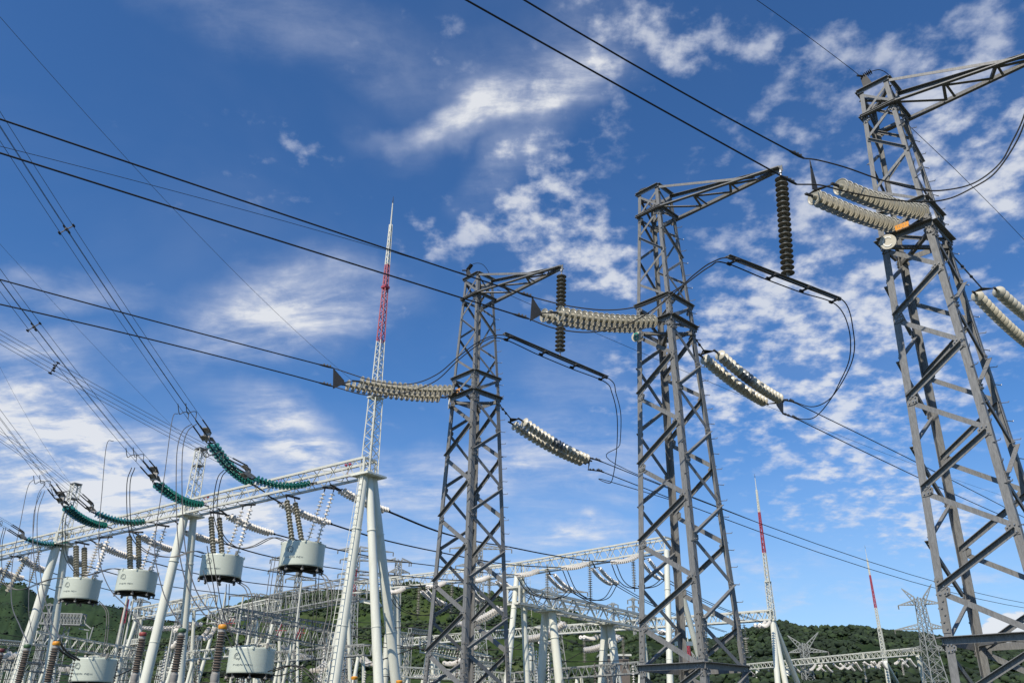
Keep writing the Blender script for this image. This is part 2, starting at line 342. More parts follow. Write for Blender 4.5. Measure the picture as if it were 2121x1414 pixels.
hill('hill', [(250, 1420), (330, 1330), (450, 1275), (470, 1258), (540, 1240), (640, 1228), (720, 1226), (800, 1220), (850, 1208), (915, 1208), (1000, 1222), (1060, 1248), (1150, 1262), (1280, 1292), (1400, 1335), (1500, 1370), (1600, 1420)], 620, 220, HM1, 30000, 1.1, seed=11, pale=.72, tlabel='green scrub and small trees covering the central hill')
hill('ridge', [(1180, 1420), (1260, 1350), (1330, 1318), (1400, 1330), (1480, 1328), (1540, 1309), (1610, 1293), (1660, 1302), (1700, 1298), (1740, 1302), (1770, 1297), (1830, 1310), (1900, 1316), (1990, 1332), (2121, 1352), (2300, 1365), (2600, 1400)], 430, 160, HM3, 26000, 1.05, seed=23, pale=.2, tlabel='dark green bushes covering the ridge at the right')

# ------------------------------------------------------------------ the three steel lattice towers
TOW = dict(A=(V((-1.311, 27.401, 0)), -.024, -.29), B=(V((4.70, 22.141, 0)), -.01, 0.0), C=(V((10.307, 17.564, 0)), -.01, .29))
ZT, ZR, ZW1, ZW2, ZB = 16.0, 15.12, 11.79, 11.02, 1.41
def half(z):
    t = [(-1.6, 1.52), (ZB, 1.36), (ZW2, .885), (ZW1, .835), (ZR, .605), (ZT, .552)]
    for (a, p), (b, q) in zip(t, t[1:]):
        if z <= b: return p+(q-p)*(z-a)/(b-a)
    return t[-1][1]
def corner(k, c, z):
    ax, th, dz = TOW[k]; a = th+[pi, -pi/2, 0, pi/2][c % 4]; h = half(z)
    return V((ax.x+h*cos(a), ax.y+h*sin(a), z+dz))
WORD = dict(A='far left lattice tower', B='middle lattice tower', C='near right lattice tower')
TL = dict(A='grey steel lattice tower, smallest and farthest left of the row of three', B='grey steel lattice tower in the middle of the row, beside the teal B sign',
          C='tallest nearest grey steel lattice tower at the right edge beside the pale C sign')
TIP = {}; BOOM = (4.35, 14.75)
def tower(k):
    ax, th, dz = TOW[k]; root = thing('lattice_tower', TL[k], 'lattice tower', (ax.x, ax.y, GZ), 'grey lattice towers in a row')
    Cn = lambda c, z: corner(k, c, z)
    up = V((0, 0, 1)); cen = lambda z: V((ax.x, ax.y, z+dz))
    for c in range(4):
        mb = MB()
        segs = [(GZ-dz, ZW2+.2, .165), (ZW2+.2, ZT+.02, .115)]
        for z0, z1, w in segs:
            a, b = Cn(c, z0), Cn(c, z1)
            mb.ang(a, b, w, w, Cn(c-1, z0)-a, Cn(c+1, z0)-a, .016)
        leg = mb.build('leg', M['steel'], root)
        for nb in (-1, 1):                               # splice plates with bolts, on the outside of each flange
            for z0, z1, w in ((ZB+.15, ZB+1.25, .15), (ZW2-.1, ZW2+.75, .125)):
                a, b = Cn(c, z0), Cn(c, z1); d = (Cn(c+nb, z0)-a).normalized(); out = (Cn(c, z0)+Cn(c+nb, z0))*.5-cen(z0); out.z = 0; out.normalize(); mb = MB()
                mb.box8(a+d*w*.5+out*.012, d*w*.48, out*.009, b+d*w*.5+out*.012)
                nb_ = 8 if z0 < 5 else 5
                for i in range(nb_):
                    f = (i+.6)/nb_; p = a.lerp(b, f)+d*w*(.36 if i % 2 else .64)+out*.018; mb.bolt(p-out*.004, out, .02, .034)
                mb.build('splice_plate', M['plate'], leg)
        if c == 1 or c == 2:
            z = -1.0; i = 0
            while z < ZT-.4:
                a = Cn(c, z); d = (Cn(c+(1 if i % 2 else -1), z)-a).normalized(); o_ = (a-cen(z)); o_.z = 0; o_.normalize()
                e = (o_*.5-d*.4 if i % 2 else o_*.5-d*.4).normalized()
                p = a+d*.05; q = p+(-d*.0+e)*.2; sb = MB(); sb.tube([p, q, q+up*.035+e*.01], .011, 5); sb.build('step_bolt', M['bolt'], root); z += .45; i += 1
    br = MB(); gp = MB(); bt = MB()
    def face(c, z): # outward normal
        n = (Cn(c, z)+Cn(c+1, z))*.5-cen(z); n.z = 0; return n.normalized()
    def member(c0, z0, c1, z1, typ, w=.115, t=.012, ins=.075, nm='brace'):
        br = MB()
        a, b = Cn(c0, z0), Cn(c1, z1); f = c0 if (c1-c0) % 4 == 1 else c1; n = face(f, z0)
        ax_ = (b-a).normalized(); a = a+ax_*ins+n*.004; b = b-ax_*ins+n*.004
        side = n.cross(ax_); side = side if side.z > 0 else -side
        if typ == 1: h = side*(w*.5); br.ang(a+h+n*.016, b+h+n*.016, w, w*.9, -side, n, t)
        else: h = side*(w*.5); br.ang(a+h-n*.012, b+h-n*.012, w, w*.7, -side, -n, t)
        br.build(nm, M['steel'], root)
    def gusset(c, nb, z, s=.26):
        gp = MB(); gp.mi = 0; bt = gp
        p = Cn(c, z); d = (Cn(nb, z)-p).normalized(); f = c if (nb-c) % 4 == 1 else nb; n = face(f, z); u = (Cn(c, z+.5)-Cn(c, z-.5)).normalized()
        o = p+n*.012
        gp.poly([o+d*.02+u*s*.5, o+d*s*.55+u*s*.55, o+d*s*1.05+u*s*.1, o+d*s*1.0-u*s*.3, o+d*s*.5-u*s*.5, o+d*.02-u*s*.5], n, .012)
        for (e, g_) in ((.28, .28), (.28, -.3), (.62, .3), (.84, .12), (.62, -.22), (.84, -.2)): bt.mi = 1; bt.bolt(o+d*s*e+u*s*g_+n*.004, n, .016, .03)
        gp.build('gusset_plate', [M['plate'], M['bolt']], root)
    zi = [-1.9, .27, 2.40, 4.53, 6.67, 8.80, 10.80]
    for c in range(4):
        for i, z in enumerate(zi):
            if z > GZ-dz+.3 and abs(z-ZB) > .1: gusset(c, c+1, z)
            zh = (z+zi[i+1])/2 if i+1 < len(zi) else None
            if zh:
                if zh > -1.2: gusset(c+1, c, zh)
                member(c, max(z, -1.5), c+1, zh, 1)
            if i > 0:
                zl = (zi[i-1]+z)/2
                if zl > -1.5: member(c, z, c+1, zl, 2)
        zu = [ZW1, 12.62, 13.47, 14.35, ZR]
        for i in range(4):
            a, b = (c, c+1) if i % 2 == 0 else (c+1, c)
            # F at ZW1 -> L 12.6 -> F 13.47 -> L 14.35 -> F ring
            if i % 2 == 0: member(c, zu[i+1], c+1, zu[i], 1 if i else 2, .075)
            else: member(c, zu[i], c+1, zu[i+1], 2, .075)
        member(c, ZR+.02, c+1, ZT-.1, 2, .07); member(c, ZT-.05, c+1, ZR+.08, 2, .07)
        member(c, ZW2+.08, c+1, ZW1-.05, 2, .09)
        for z, w in ((ZT, .1), (ZR, .1), (ZW1, .12), (ZW2, .15), (ZB, .15)):
            member(c, z, c+1, z, 1, w, .014, -.05, 'ring_beam')
            if z in (ZW1, ZW2, ZR, ZB): gusset(c, c+1, z-.14, .2); gusset(c+1, c, z-.14, .2)
    # internal plan bracing at the waist, top and belt
    for z in (ZT-.25, ZW2-.15, ZB):
        br = MB(); br.ang(Cn(0, z), Cn(2, z), .09, .09, V((0, 1, 0)), up, .01); br.ang(Cn(1, z+.02), Cn(3, z+.02), .09, .09, V((1, 0, 0)), up, .01); br.build('plan_brace', M['steel'], root)
    # ---- boom
    s_ = BOOM[0]; d = V((cos(th-pi/4), sin(th-pi/4), 0)); tip = V((ax.x, ax.y, 0))+d*(s_)+V((0, 0, BOOM[1]+dz)); TIP[k] = tip
    bm = MB(); g = lambda p: p
    c1a, c1b, c2a, c2b = Cn(0, ZR), Cn(1, ZR), Cn(3, ZR), Cn(2, ZR)
    for a, b in ((c1a, c1b), (c2a, c2b)):
        o_ = (a+b)*.5-cen(ZR); o_.z = 0; o_.normalize()
        bm.ang(a+o_*.05-up*.05, b+o_*.05-up*.05, .1, .1, up, o_, .012); bm.ang(b+o_*.05-up*.05, tip+o_*.04, .1, .1, up, o_, .012)
    stay = c1b.lerp(tip, .80)+up*.04
    for a, b in ((Cn(1, ZT), stay), (Cn(2, ZT), tip+up*.03)): bm.ang(a, b, .085, .1, -up, -d, .012)
    fr = [.0, .26, .30, .55, .60, .80]
    for i in range(5):
        a = c1b.lerp(tip, fr[i]) if i % 2 == 0 else c2b.lerp(tip, fr[i]); b = c2b.lerp(tip, fr[i+1]) if i % 2 == 0 else c1b.lerp(tip, fr[i+1])
        bm.ang(a-up*.03, b-up*.03, .075, .075, d, up, .01)
    for f in (.32, .62, .85): bm.ang(c1b.lerp(tip, f)-up*.05, c2b.lerp(tip, f)-up*.05, .06, .06, d, up, .01)
    bm.poly([tip+d*.08-up*.1, tip+d*.08+up*.1, tip-d*.25+up*.08, tip-d*.25-up*.1], V((d.y, -d.x, 0)), .02)
    bm.build('boom', M['steel'], root)
    return root
for k in 'ABC': tower(k)

# ---- phase signs and orange plates
def sign(k, px, py, letter, lm, r, label):
    c0 = corner(k, 0, ZW2-.3); p = VH(px, py, c0+V((-.16, -.16, 0))*(2.2 if k == 'C' else 1), radians(135)); n = V((-.62, -.78, -.05)).normalized()
    if k == 'A': n = V((-.97, -.2, 0)).normalized()
    t = thing('phase_sign', label, 'sign', p, 'round phase signs on the towers')
    x = V((-n.y, n.x, 0)).normalized()*1.0; y = n.cross(x)*1.0
    if y.z < 0: y = -y
    if x.dot(RT) < 0: x = -x
    mb = MB(); mb.lathe(p-n*.01, n, [(0, r*.985), (.005, r), (.015, r), (.018, r*.97)], 32); mb.build('disc', M['sign'], t)
    lb = MB()
    def pt(a, b): return p+n*.016+x*a*r+y*b*r
    if letter == 'C':
        pts = [(.52*cos(a), .62*sin(a)) for a in [radians(q) for q in range(48, 316, 12)]]
        for (a, b), (c_, d_) in zip(pts, pts[1:]): lb.bar(pt(a, b), pt(c_, d_), .008, r*.16, n)
        lb.bar(pt(.40, .62), pt(.40, .3), .006, r*.1, n)
    elif letter == 'B':
        lb.bar(pt(-.3, -.62), pt(-.3, .62), .008, r*.22, n)
        for cy_, ry in ((.31, .31), (-.31, .31)):
            pts = [(-.3, cy_+ry)]+[(.12+.28*cos(a), cy_+ry*sin(a)) for a in [radians(q) for q in range(90, -91, -20)]]+[(-.3, cy_-ry)]
            for (a, b), (c_, d_) in zip(pts, pts[1:]): lb.bar(pt(a, b), pt(c_, d_), .009, r*.2, n)
    else:
        lb.bar(pt(-.4, -.6), pt(0, .62), .008, r*.15, n); lb.bar(pt(.4, -.6), pt(0, .62), .009, r*.18, n); lb.bar(pt(-.22, -.12), pt(.22, -.12), .007, r*.12, n)
    lb.build('letter', lm, t)
    bb = MB(); bb.bar(p-n*.012, c0+V((0, 0, -.05)), .035, .01); bb.build('bracket', M['plate'], t)
sign('C', 1839, 501, 'C', M['pale'], .20, 'pale round sign with letter C on the nearest tower')
sign('B', 1318, 697, 'B', M['teal'], .165, 'round sign with teal letter B on the middle tower')
sign('A', 930, 836, 'A', M['pale'], .20, 'round sign seen edge on at the waist of the far left tower')
def oplate(k, f, w, h, label):
    a, b = corner(k, 0, ZW2), corner(k, 1, ZW2); p = a.lerp(b, f); n = V((-.707, -.707, 0)); p = p+n*.14+V((0, 0, h*.5+.05)); x = (b-a).normalized()
    mb = MB(); mb.mi = 0; mb.box8(p-V((0, 0, h/2)), x*w/2, n*.006, p+V((0, 0, h/2)))
    mb.mi = 1
    for i, (q, z, l) in enumerate(((-.3, .2, .3), (-.18, .15, .25), (.1, .2, .3), (.3, .2, .28), (0, -.2, .12))): mb.bar(p+x*q*w+n*.008+V((0, 0, z*h+l*h/2)), p+x*q*w+n*.008+V((0, 0, z*h-l*h/2)), .005, .012, n)
    tag(mb.build('number_plate', [M['orange'], M['ink']]), label, 'plate', 'orange plates on the towers')
oplate('C', .50, .34, .17, 'large orange plate on the nearest tower under its insulators')
oplate('B', .42, .16, .15, 'small orange plate at the waist of the middle tower')
oplate('A', .42, .24, .19, 'orange plate at the waist of the far left tower')

# ------------------------------------------------------------------ tension strings, conductors and jumpers of the towers
AZL, AZR = radians(57), radians(46)
def quad_fit(ss, zs):
    # least squares z = a + b s + c s^2 (3 or more points)
    n = len(ss); S = [sum(s**k for s in ss) for k in range(5)]; T = [sum(z*s**k for s, z in zip(ss, zs)) for k in range(3)]
    A = [[S[0], S[1], S[2], T[0]], [S[1], S[2], S[3], T[1]], [S[2], S[3], S[4], T[2]]]
    for i in range(3):
        p = A[i][i]; A[i] = [q/p for q in A[i]]
        for j in range(3):
            if j != i: f = A[j][i]; A[j] = [a-f*b for a, b in zip(A[j], A[i])]
    return A[0][3], A[1][3], A[2][3]
def span(pix, P, az, ext=0, n=28, start=None):
    """a wire in the vertical plane through P: pass through the sighted points, prolonged by ext metres"""
    d = V((sin(az), cos(az), 0)); Q = [VH(x, y, P, az) for x, y in pix]
    if start is not None: Q = [start]+Q
    P0 = Q[0]; ss = [(q-P0).dot(d) for q in Q]; zs = [q.z for q in Q]
    if len(Q) > 2: a, b, c = quad_fit(ss, zs)
    else: a, b, c = zs[0], (zs[1]-zs[0])/(ss[1]-ss[0]), 0
    s0, s1 = ss[0], ss[-1]+(ext if ss[-1] > ss[0] else -ext)
    off = zs[0]-(a+b*s0+c*s0*s0)
    return [V((P0.x, P0.y, 0))+d*(s0+(s1-s0)*i/n)+V((0, 0, a+b*(s0+(s1-s0)*i/n)+c*(s0+(s1-s0)*i/n)**2+off*(1-i/n))) for i in range(n+1)]
def wire(name, pts, r, m, label, cat='wire', group=None, n=6):
    mb = MB(); mb.tube(pts, r, n); return tag(mb.build(name, m, smooth=True, loc=V(pts[0])), label, cat, group)
def tension_set(label, starts, ends, sagv, nd_, R, mt, tow_pt, plate_pts, group, dark=None):
    """two parallel strings between tower and line, with yokes"""
    t = thing('tension_insulator_set', label, 'insulator', tow_pt, group)
    for i, (a, b) in enumerate(zip(starts, ends)):
        pts = sag(a, b, sagv); mb = MB(); discs(mb, pts, nd_, R)
        if dark and i == dark[0]:
            L = len(DISC)*0
            per = len(mb.f)//nd_
            mb.m = [1 if dark[1] <= (j//per) < dark[2] else 0 for j in range(len(mb.f))]  # a short run of discs in one string is greyer
        mb.build('insulator_string', [mt, M['greyp']], t, smooth=True)
        e0 = (a-b).normalized()
        for g_, h_ in ((b, -e0), (a, e0)): ed = MB(); ed.tube([g_-h_*.02, g_+h_*.12], .033, 8); ed.build('end_fitting', M['steel_dark'], t)
    mb = MB(); ms = (starts[0]+starts[1])*.5; d = (ms-(ends[0]+ends[1])*.5).normalized(); q = ms+d*.42
    for s_ in starts: mb.bar(s_+d*.08, s_+d*.24, .06, .04)
    mb.poly([starts[0]+d*.16, starts[1]+d*.16, q], (starts[0]-starts[1]).cross(d), .02)
    mb.tube([q-d*.05, tow_pt], .022, 6)
    for f in (.3, .55, .8): mb.lathe(q.lerp(tow_pt, f), (tow_pt-q), [(-.05, .03), (-.03, .045), (.03, .045), (.05, .03)], 8)
    mb.build('tower_yoke', M['steel_dark'], t)
    me_ = (ends[0]+ends[1])*.5; dl = -d; mb = MB()
    for e in ends: mb.bar(e+dl*.08, e+dl*.26, .06, .04)
    hub = me_+dl*.3
    mb.poly([ends[0]+dl*.18, ends[1]+dl*.18, hub], (ends[0]-ends[1]).cross(d), .02)
    mb.poly([plate_pts[0]+V((0, 0, .05)), plate_pts[1]-V((0, 0, .05)), hub-V((0, 0, .06)), hub+V((0, 0, .06))], (plate_pts[0]-plate_pts[1]).cross(dl), .02)
    mb.build('line_yoke', M['steel_dark'], t)
    return t
def clamp(mb, p, d, L=.5):
    d = d.normalized(); mb.tube([p-d*L*.5, p-d*L*.2, p+d*L*.2, p+d*L*.5], [.022, .035, .035, .022], 8)
    for s_ in (-.3, -.1, .12): mb.bar(p+d*L*s_-V((0, 0, .02)), p+d*L*s_+V((0, 0, .075)), .02, .05)
def twin(k, pair, label, P, az, ext, r, grp):
    out = []
    for i, (pix, lab) in enumerate(pair):
        pts = span(pix, P, az, ext); o = wire('conductor', pts, r, M['wire'], lab, 'wire', grp)
        cm = MB(); clamp(cm, pts[0].lerp(pts[1], .25/(pts[1]-pts[0]).length), pts[1]-pts[0]); cm.build('strain_clamp', M['steel_dark'], o)
        out.append(pts)
    return out
fx = V((.707, -.707, 0))
TP = {}
def left_side(k, s_px, e_px, plate_px, cond, grp_label, attf=(.28, .86)):
    a, b = corner(k, 0, ZW2), corner(k, 1, ZW2)
    P0 = a.lerp(b, .5)+V((-.1, -.1, .08)); st = []; en = []
    for f, sp, ep in zip(attf, s_px, e_px):
        p = a.lerp(b, f)+V((-.12, -.12, .1)); q = VH(*sp, p, AZL); st.append(q); en.append(VH(*ep, q, AZL))
    pm = (en[0]+en[1])*.5
    pl = [VH(*pp, pm, AZL) for pp in plate_px]
    towp = P0
    t = tension_set('double string of grey porcelain discs on the left of the '+WORD[k], st, en, .10, 18, .2, M['porc'], towp, pl, 'double insulator strings left of the towers')
    c = twin(k, cond, '', pm, AZL, 30, .019, 'twin conductors left of the towers')
    TP[k+'L'] = (pm, pl, c)
left_side('A', [(912, 822), (938, 808)], [(716, 797), (745, 790)], [(690, 765), (690, 802)],
  [([(690, 762), (350, 673), (0, 579)], 'upper thick black conductor reaching the far left tower waist'), ([(690, 800), (350, 712), (0, 630)], 'lower thick black conductor reaching the far left tower waist')], '')
left_side('B', [(1320, 676), (1358, 665)], [(1122, 652), (1156, 648)], [(1102, 618), (1098, 662)],
  [([(1105, 616), (560, 435), (0, 247)], 'upper black conductor crossing in front of the far left tower top'), ([(1095, 660), (560, 493), (0, 317)], 'lower black conductor crossing below the far left tower top')], '')
left_side('C', [(1868, 471), (1914, 440)], [(1683, 406), (1737, 385)], [(1678, 335), (1682, 388)],
  [([(1665, 328), (1340, 150), (1085, 0)], 'upper black conductor from the top edge to the nearest tower insulators'), ([(1650, 382), (1300, 188), (965, 0)], 'lower black conductor from the top edge to the nearest tower insulators')], '')
def right_side(k, s_px, e_px, plate_px, cond, att_px, dark):
    a, b = corner(k, 2, ZW2), corner(k, 3, ZW2)
    mid = a.lerp(b, .5)
    st, en = [], []
    for i, (sp, ep) in enumerate(zip(s_px, e_px)):
        p = mid+V((.2, .2, 0))+fx*(-.25 if i else .25)*(-1); q = VH(*sp, p, AZR); st.append(q); en.append(VH(*ep, q, AZR))
    pm = (en[0]+en[1])*.5; pl = [VH(*pp, pm, AZR) for pp in plate_px]
    ts = tension_set('double string of cream porcelain discs sloping down right of the '+WORD[k], st, en, .12, 18, .19, M['cream'], a.lerp(b, .12)+V((0, 0, -.02)), pl, 'double insulator strings right of the towers', dark)
    if cond:
        c = twin(k, cond, '', pm, AZR, 120, .019, 'twin conductors right of the towers'); TP[k+'R'] = (pm, pl, c)
        for q_, w_ in zip(pl, c):
            mb = MB(); mb.tube([q_, w_[0]+(w_[1]-w_[0]).normalized()*.3], .024, 6)
            for f in (.25, .6): mb.lathe(q_.lerp(w_[0], f), w_[0]-q_, [(-.04, .03), (-.02, .045), (.03, .045), (.05, .03)], 8)
            mb.build('link', M['steel_dark'], ts)
right_side('A', [(1062, 878), (1082, 871)], [(1205, 956), (1217, 950)], [(1220, 948), (1218, 972)],
  [([(1232, 950), (1500, 1052), (1950, 1208), (2121, 1247)], 'upper conductor running right from the far left tower past the middle tower'), ([(1236, 972), (1500, 1070), (1950, 1221), (2121, 1257)], 'lower conductor running right from the far left tower past the middle tower')], None, (1, 8, 11))
right_side('B', [(1456, 740), (1487, 731)], [(1583, 832), (1615, 826)], [(1622, 828), (1622, 856)],
  [([(1635, 828), (1750, 880), (1920, 968), (2110, 1064)], 'upper conductor sloping right from the middle tower behind the nearest tower'), ([(1640, 862), (1750, 908), (1920, 997), (2121, 1085)], 'lower conductor sloping right from the middle tower behind the nearest tower')], None, (1, 6, 9))
right_side('C', [(2020, 608), (2064, 600)], [(2140, 720), (2190, 700)], [(2200, 700), (2200, 740)], None, None, None)

# hanging strings, jumper bars
def hanger(k, topx, botx, barx, R, dark_bar, lab):
    tip = TIP[k]; a = YH(*topx, tip); a = tip+V((0, 0, -.28)); b = YH(*botx, tip)
    t = thing('hanging_insulator_string', lab, 'insulator', tip, 'insulator strings hanging from the booms')
    mb = MB(); discs(mb, [a, b], 19, R); mb.build('insulator_string', M['porc_shade'], t, smooth=True)
    f = MB(); f.tube([b, b-V((0, 0, .14))], .03, 6); f.build('end_fitting', M['bolt'], t); f = MB(); f.tube([tip-V((0, 0, .05)), a+V((0, 0, .02))], .025, 6); f.lathe(tip-V((0, 0, .18)), V((0, 0, 1)), [(0, .03), (.03, .05), (.07, .05), (.1, .03)], 8); f.build('end_fitting', M['bolt'], t)
    p0, p1 = [VH(*q, b, radians(51)) for q in barx]
    bar = thing('jumper_bar', 'steel bar carrying the jumper wires under the %s boom' % WORD[k], 'jumper bar', b, 'jumper bars')
    dn = V((0, 0, -1)); d = (p1-p0).normalized(); sd = d.cross(dn).normalized()
    mb = MB()
    for s_ in (-1, 1): mb.ang(p0+sd*.012*s_, p1+sd*.012*s_, .085, .07, dn, sd*s_, .01)
    mb.build('channel', M['steel' if k == 'A' else 'plate'], bar)
    cl = MB()
    for f_ in (.04, .36, .66, .95):
        p = p0.lerp(p1, f_)+dn*.13; cl.bar(p+sd*.16, p-sd*.16, .05, .04); cl.bar(p, p-dn*.1, .05, .03)
        for s_ in (-.13, .13): cl.lathe(p+sd*s_-d*.08, d, [(0, .03), (.02, .045), (.14, .045), (.16, .03)], 8)
    cl.build('clamps', M['steel_dark'], bar)
    return p0+dn*.15, p1+dn*.15, sd
hA = hanger('A', (1165, 568), (1160, 728), ((1044, 689), (1258, 780)), .175, True, 'shade-tinted porcelain string hanging from the far left tower boom, behind other insulators')
hB = hanger('B', (1614, 388), (1632, 570), ((1507, 529), (1738, 618)), .185, False, 'shade-tinted porcelain string hanging free from the middle tower boom')
def jumper(startP, mid_px, p0, p1, sd, after_px, endP, side, lab, off, r=.017):
    d0, d1 = dep(startP), dep(p0); n = len(mid_px); pts = [startP]
    for i, (x, y) in enumerate(mid_px): pts.append(D(x, y, d0+(d1-d0)*(i+1)/(n+1)))
    q0, q1 = p0+sd*off, p1+sd*off; pts += [q0, q0.lerp(q1, .33)-V((0, 0, .03)), q0.lerp(q1, .66)-V((0, 0, .03)), q1]
    d0, d1 = dep(q1), dep(endP); n = len(after_px)
    for i, (x, y) in enumerate(after_px): pts.append(D(x, y, d0+(d1-d0)*(i+1)/(n+1)))
    pts.append(endP); wire('jumper_wire', bez(pts, 8), r, M['wire'], lab, 'wire', 'jumper wires round the towers', 8)
TP['AL'][2][0][0]
jumper(TP['AL'][2][0][0], [(780, 790), (850, 795), (905, 775), (950, 738), (1000, 703)], *hA, [(1276, 815), (1286, 860), (1284, 920), (1277, 962)], TP['AR'][2][0][2], 1, 'upper jumper wire under the far left tower insulators up to its bar', -.13)
jumper(TP['AL'][2][1][0], [(760, 818), (830, 815), (900, 790), (950, 745), (1000, 708)], *hA, [(1268, 815), (1278, 860), (1278, 920), (1272, 975), (1264, 1000), (1250, 993)], TP['AR'][2][1][1], 1, 'lower jumper wire looping from the far left tower bar down to its right conductors', .13)
jumper(TP['BL'][2][0][0], [(1180, 634), (1260, 642), (1330, 632), (1400, 600), (1440, 567), (1475, 543)], *hB, [(1768, 690), (1767, 740), (1745, 790), (1716, 828), (1680, 842)], TP['BR'][2][0][0], 1, 'upper jumper wire crossing the middle tower up to its bar', -.13)
jumper(TP['BL'][2][1][0], [(1150, 680), (1220, 688), (1290, 675), (1350, 643), (1420, 588), (1470, 552)], *hB, [(1758, 680), (1760, 740), (1740, 790), (1718, 830), (1690, 862), (1665, 868)], TP['BR'][2][1][0], 1, 'lower jumper wire looping from the middle tower bar to its right conductors', .13)
def z3(l): return [(1600+.3819*x, 80+.3819*y) for x, y in l]
for i, (l, lab) in enumerate(((z3([(130, 640), (250, 660), (400, 700), (600, 770), (800, 820), (950, 820), (1100, 780), (1230, 680), (1300, 560), (1364, 420), (1420, 200)]), 'upper jumper wire sweeping right in front of the nearest tower'),
                 (z3([(130, 775), (260, 795), (400, 830), (600, 868), (800, 885), (950, 870), (1080, 812), (1200, 735), (1300, 600), (1364, 465), (1425, 240)]), 'lower jumper wire sweeping right in front of the nearest tower'))):
    st = TP['CL'][2][i][0]; d0 = dep(st); pts = [D(x, y, d0*(1-.004*j)) for j, (x, y) in enumerate(l)]
    pts[0] = st; wire('jumper_wire', bez(pts, 8), .017, M['wire'], lab, 'wire', 'jumper wires round the towers', 8)
# ground wires with their little insulators
def gw(k, pixl, pixr, lab, extl=25):
    a = corner(k, 0, ZT)+V((.05, .0, .05)); tpx = None
    if pixl: wire('ground_wire', span(pixl, VH(*pixl[0], a, radians(135)), AZL, extl), .009, M['wire'], 'thin ground wire reaching the top of the %s from the upper left' % lab, 'wire', 'thin ground wires')
    if pixr: wire('ground_wire', span(pixr, corner(k, 2, ZT), AZR, 100), .009, M['wire'], 'thin ground wire leaving the %s towards the right' % lab, 'wire', 'thin ground wires')
gw('A', [(962, 567), (480, 428), (0, 303)], [(1030, 600), (1320, 727), (1720, 894), (2121, 1040)], WORD['A'])
gw('C', [(1782, 158), (1690, 88), (1567, 0)], [(1880, 258), (2000, 372), (2121, 496)], WORD['C'], 12)
def topper(k, p_px, q_px, loop, lab):
    P = corner(k, 0, ZT); b = YH(*p_px, P); c = YH(*q_px, P); t = thing('ground_wire_insulator', lab, 'insulator', P, 'small insulators on tower tops')
    mb = MB(); discs(mb, [b, c], 5, .085, 'full', 12); mb.build('insulator_string', M['steel_dark'], t, smooth=True)
    mb = MB(); mb.poly([P+V((.1, -.1, 0)), P+V((.3, -.3, 0)), b+V((.05, -.05, .04)), b+V((-.06, .06, .04))], V((.7, .7, 0)), .02); mb.tube([b, b+V((-.2, -.05, -.03))], .03, 6)
    mb.build('bracket', M['steel_dark'], t)
    mb = MB(); mb.tube(bez([c]+[D(x, y, dep(c)+.02*i) for i, (x, y) in enumerate(loop)], 6), .011, 5); mb.build('bond_wire', M['wire'], t)
topper('A', (968, 560), (977, 548), [(988, 545), (1000, 548), (1010, 560), (1016, 575)], 'small ribbed insulator and wire loop on top of the far left tower')
topper('C', (1788, 158), (1805, 148), [(1822, 145), (1838, 153), (1850, 170), (1858, 195)], 'small ribbed insulator and wire loop on top of the nearest tower')
P = corner('B', 0, ZT).lerp(corner('B', 1, ZT), .35); mb = MB(); mb.poly([P+V((-.18, .18, .02)), P+V((.28, -.28, .02)), P+V((.02, -.02, .17)), P+V((-.1, .1, .2)), P+V((-.17, .17, .17))], V((.7, .7, 0)), .02)
tag(mb.build('wire_lug', M['steel_dark']), 'small dark steel lug on top of the middle tower', 'bracket')
# ------------------------------------------------------------------ switchyard: gantries
HB = 17.0
R1, A2, A3 = H(764, 985, HB), H(392, 1068, HB), H(127, 1128, HB)
UU = (A3-R1); UU.z = 0; UU.normalize()
NN = V((-UU.y, UU.x, 0)); NN = NN if NN.y > 0 else -NN
AZN = atan2(NN.x, NN.y); AZU = atan2(UU.x, UU.y)
ZV = V((0, 0, 1))
def mpx(P, w): return dep(P)*w/FPX
def truss(mb, a, b, h, w, n, t=.1, tc=.16, bottom=True):
    """box girder: four chords with laced sides"""
    ax = (b-a).normalized(); sd = ax.cross(ZV).normalized(); c = {}
    for i in (-1, 1):
        for j in (0, 1): c[(i, j)] = (a+sd*i*w/2+ZV*(j*h), b+sd*i*w/2+ZV*(j*h)); mb.bar(*c[(i, j)], tc, tc, ZV)
    for k in range(n):
        f0, f1, fm = k/n, (k+1)/n, (k+.5)/n
        for i in (-1, 1):
            lo, hi = c[(i, 0)], c[(i, 1)]
            mb.bar(lo[0].lerp(lo[1], f0), hi[0].lerp(hi[1], fm), t, t*.6); mb.bar(hi[0].lerp(hi[1], fm), lo[0].lerp(lo[1], f1), t, t*.6)
        for j in ((0, 1) if bottom else ()):
            p, q = c[(-1, j)], c[(1, j)]
            mb.bar(p[0].lerp(p[1], f0), q[0].lerp(q[1], fm), t, t*.6); mb.bar(q[0].lerp(q[1], fm), p[0].lerp(p[1], f1), t, t*.6)
    for e in (0, 1):
        mb.bar(c[(-1, 0)][e], c[(1, 0)][e], tc, tc*.8); mb.bar(c[(-1, 1)][e], c[(1, 1)][e], tc, tc*.8)
        for i in (-1, 1): mb.bar(c[(i, 0)][e], c[(i, 1)][e], tc, tc*.8)
def ground_from(apex, thru):
    d = thru-apex; return apex+d*((GZ-apex.z)/d.z)
def column(root, top, base, r, flange=True, n=20):
    mb = MB(); mb.tube([base, top], [r*1.12, r*.92], n)
    if flange:
        for f in (.42, .78): p = base.lerp(top, f); mb.tube([p, p+(top-base).normalized()*.05], r*1.12, n)
    return mb.build('column', M['paint'], root, smooth=True)
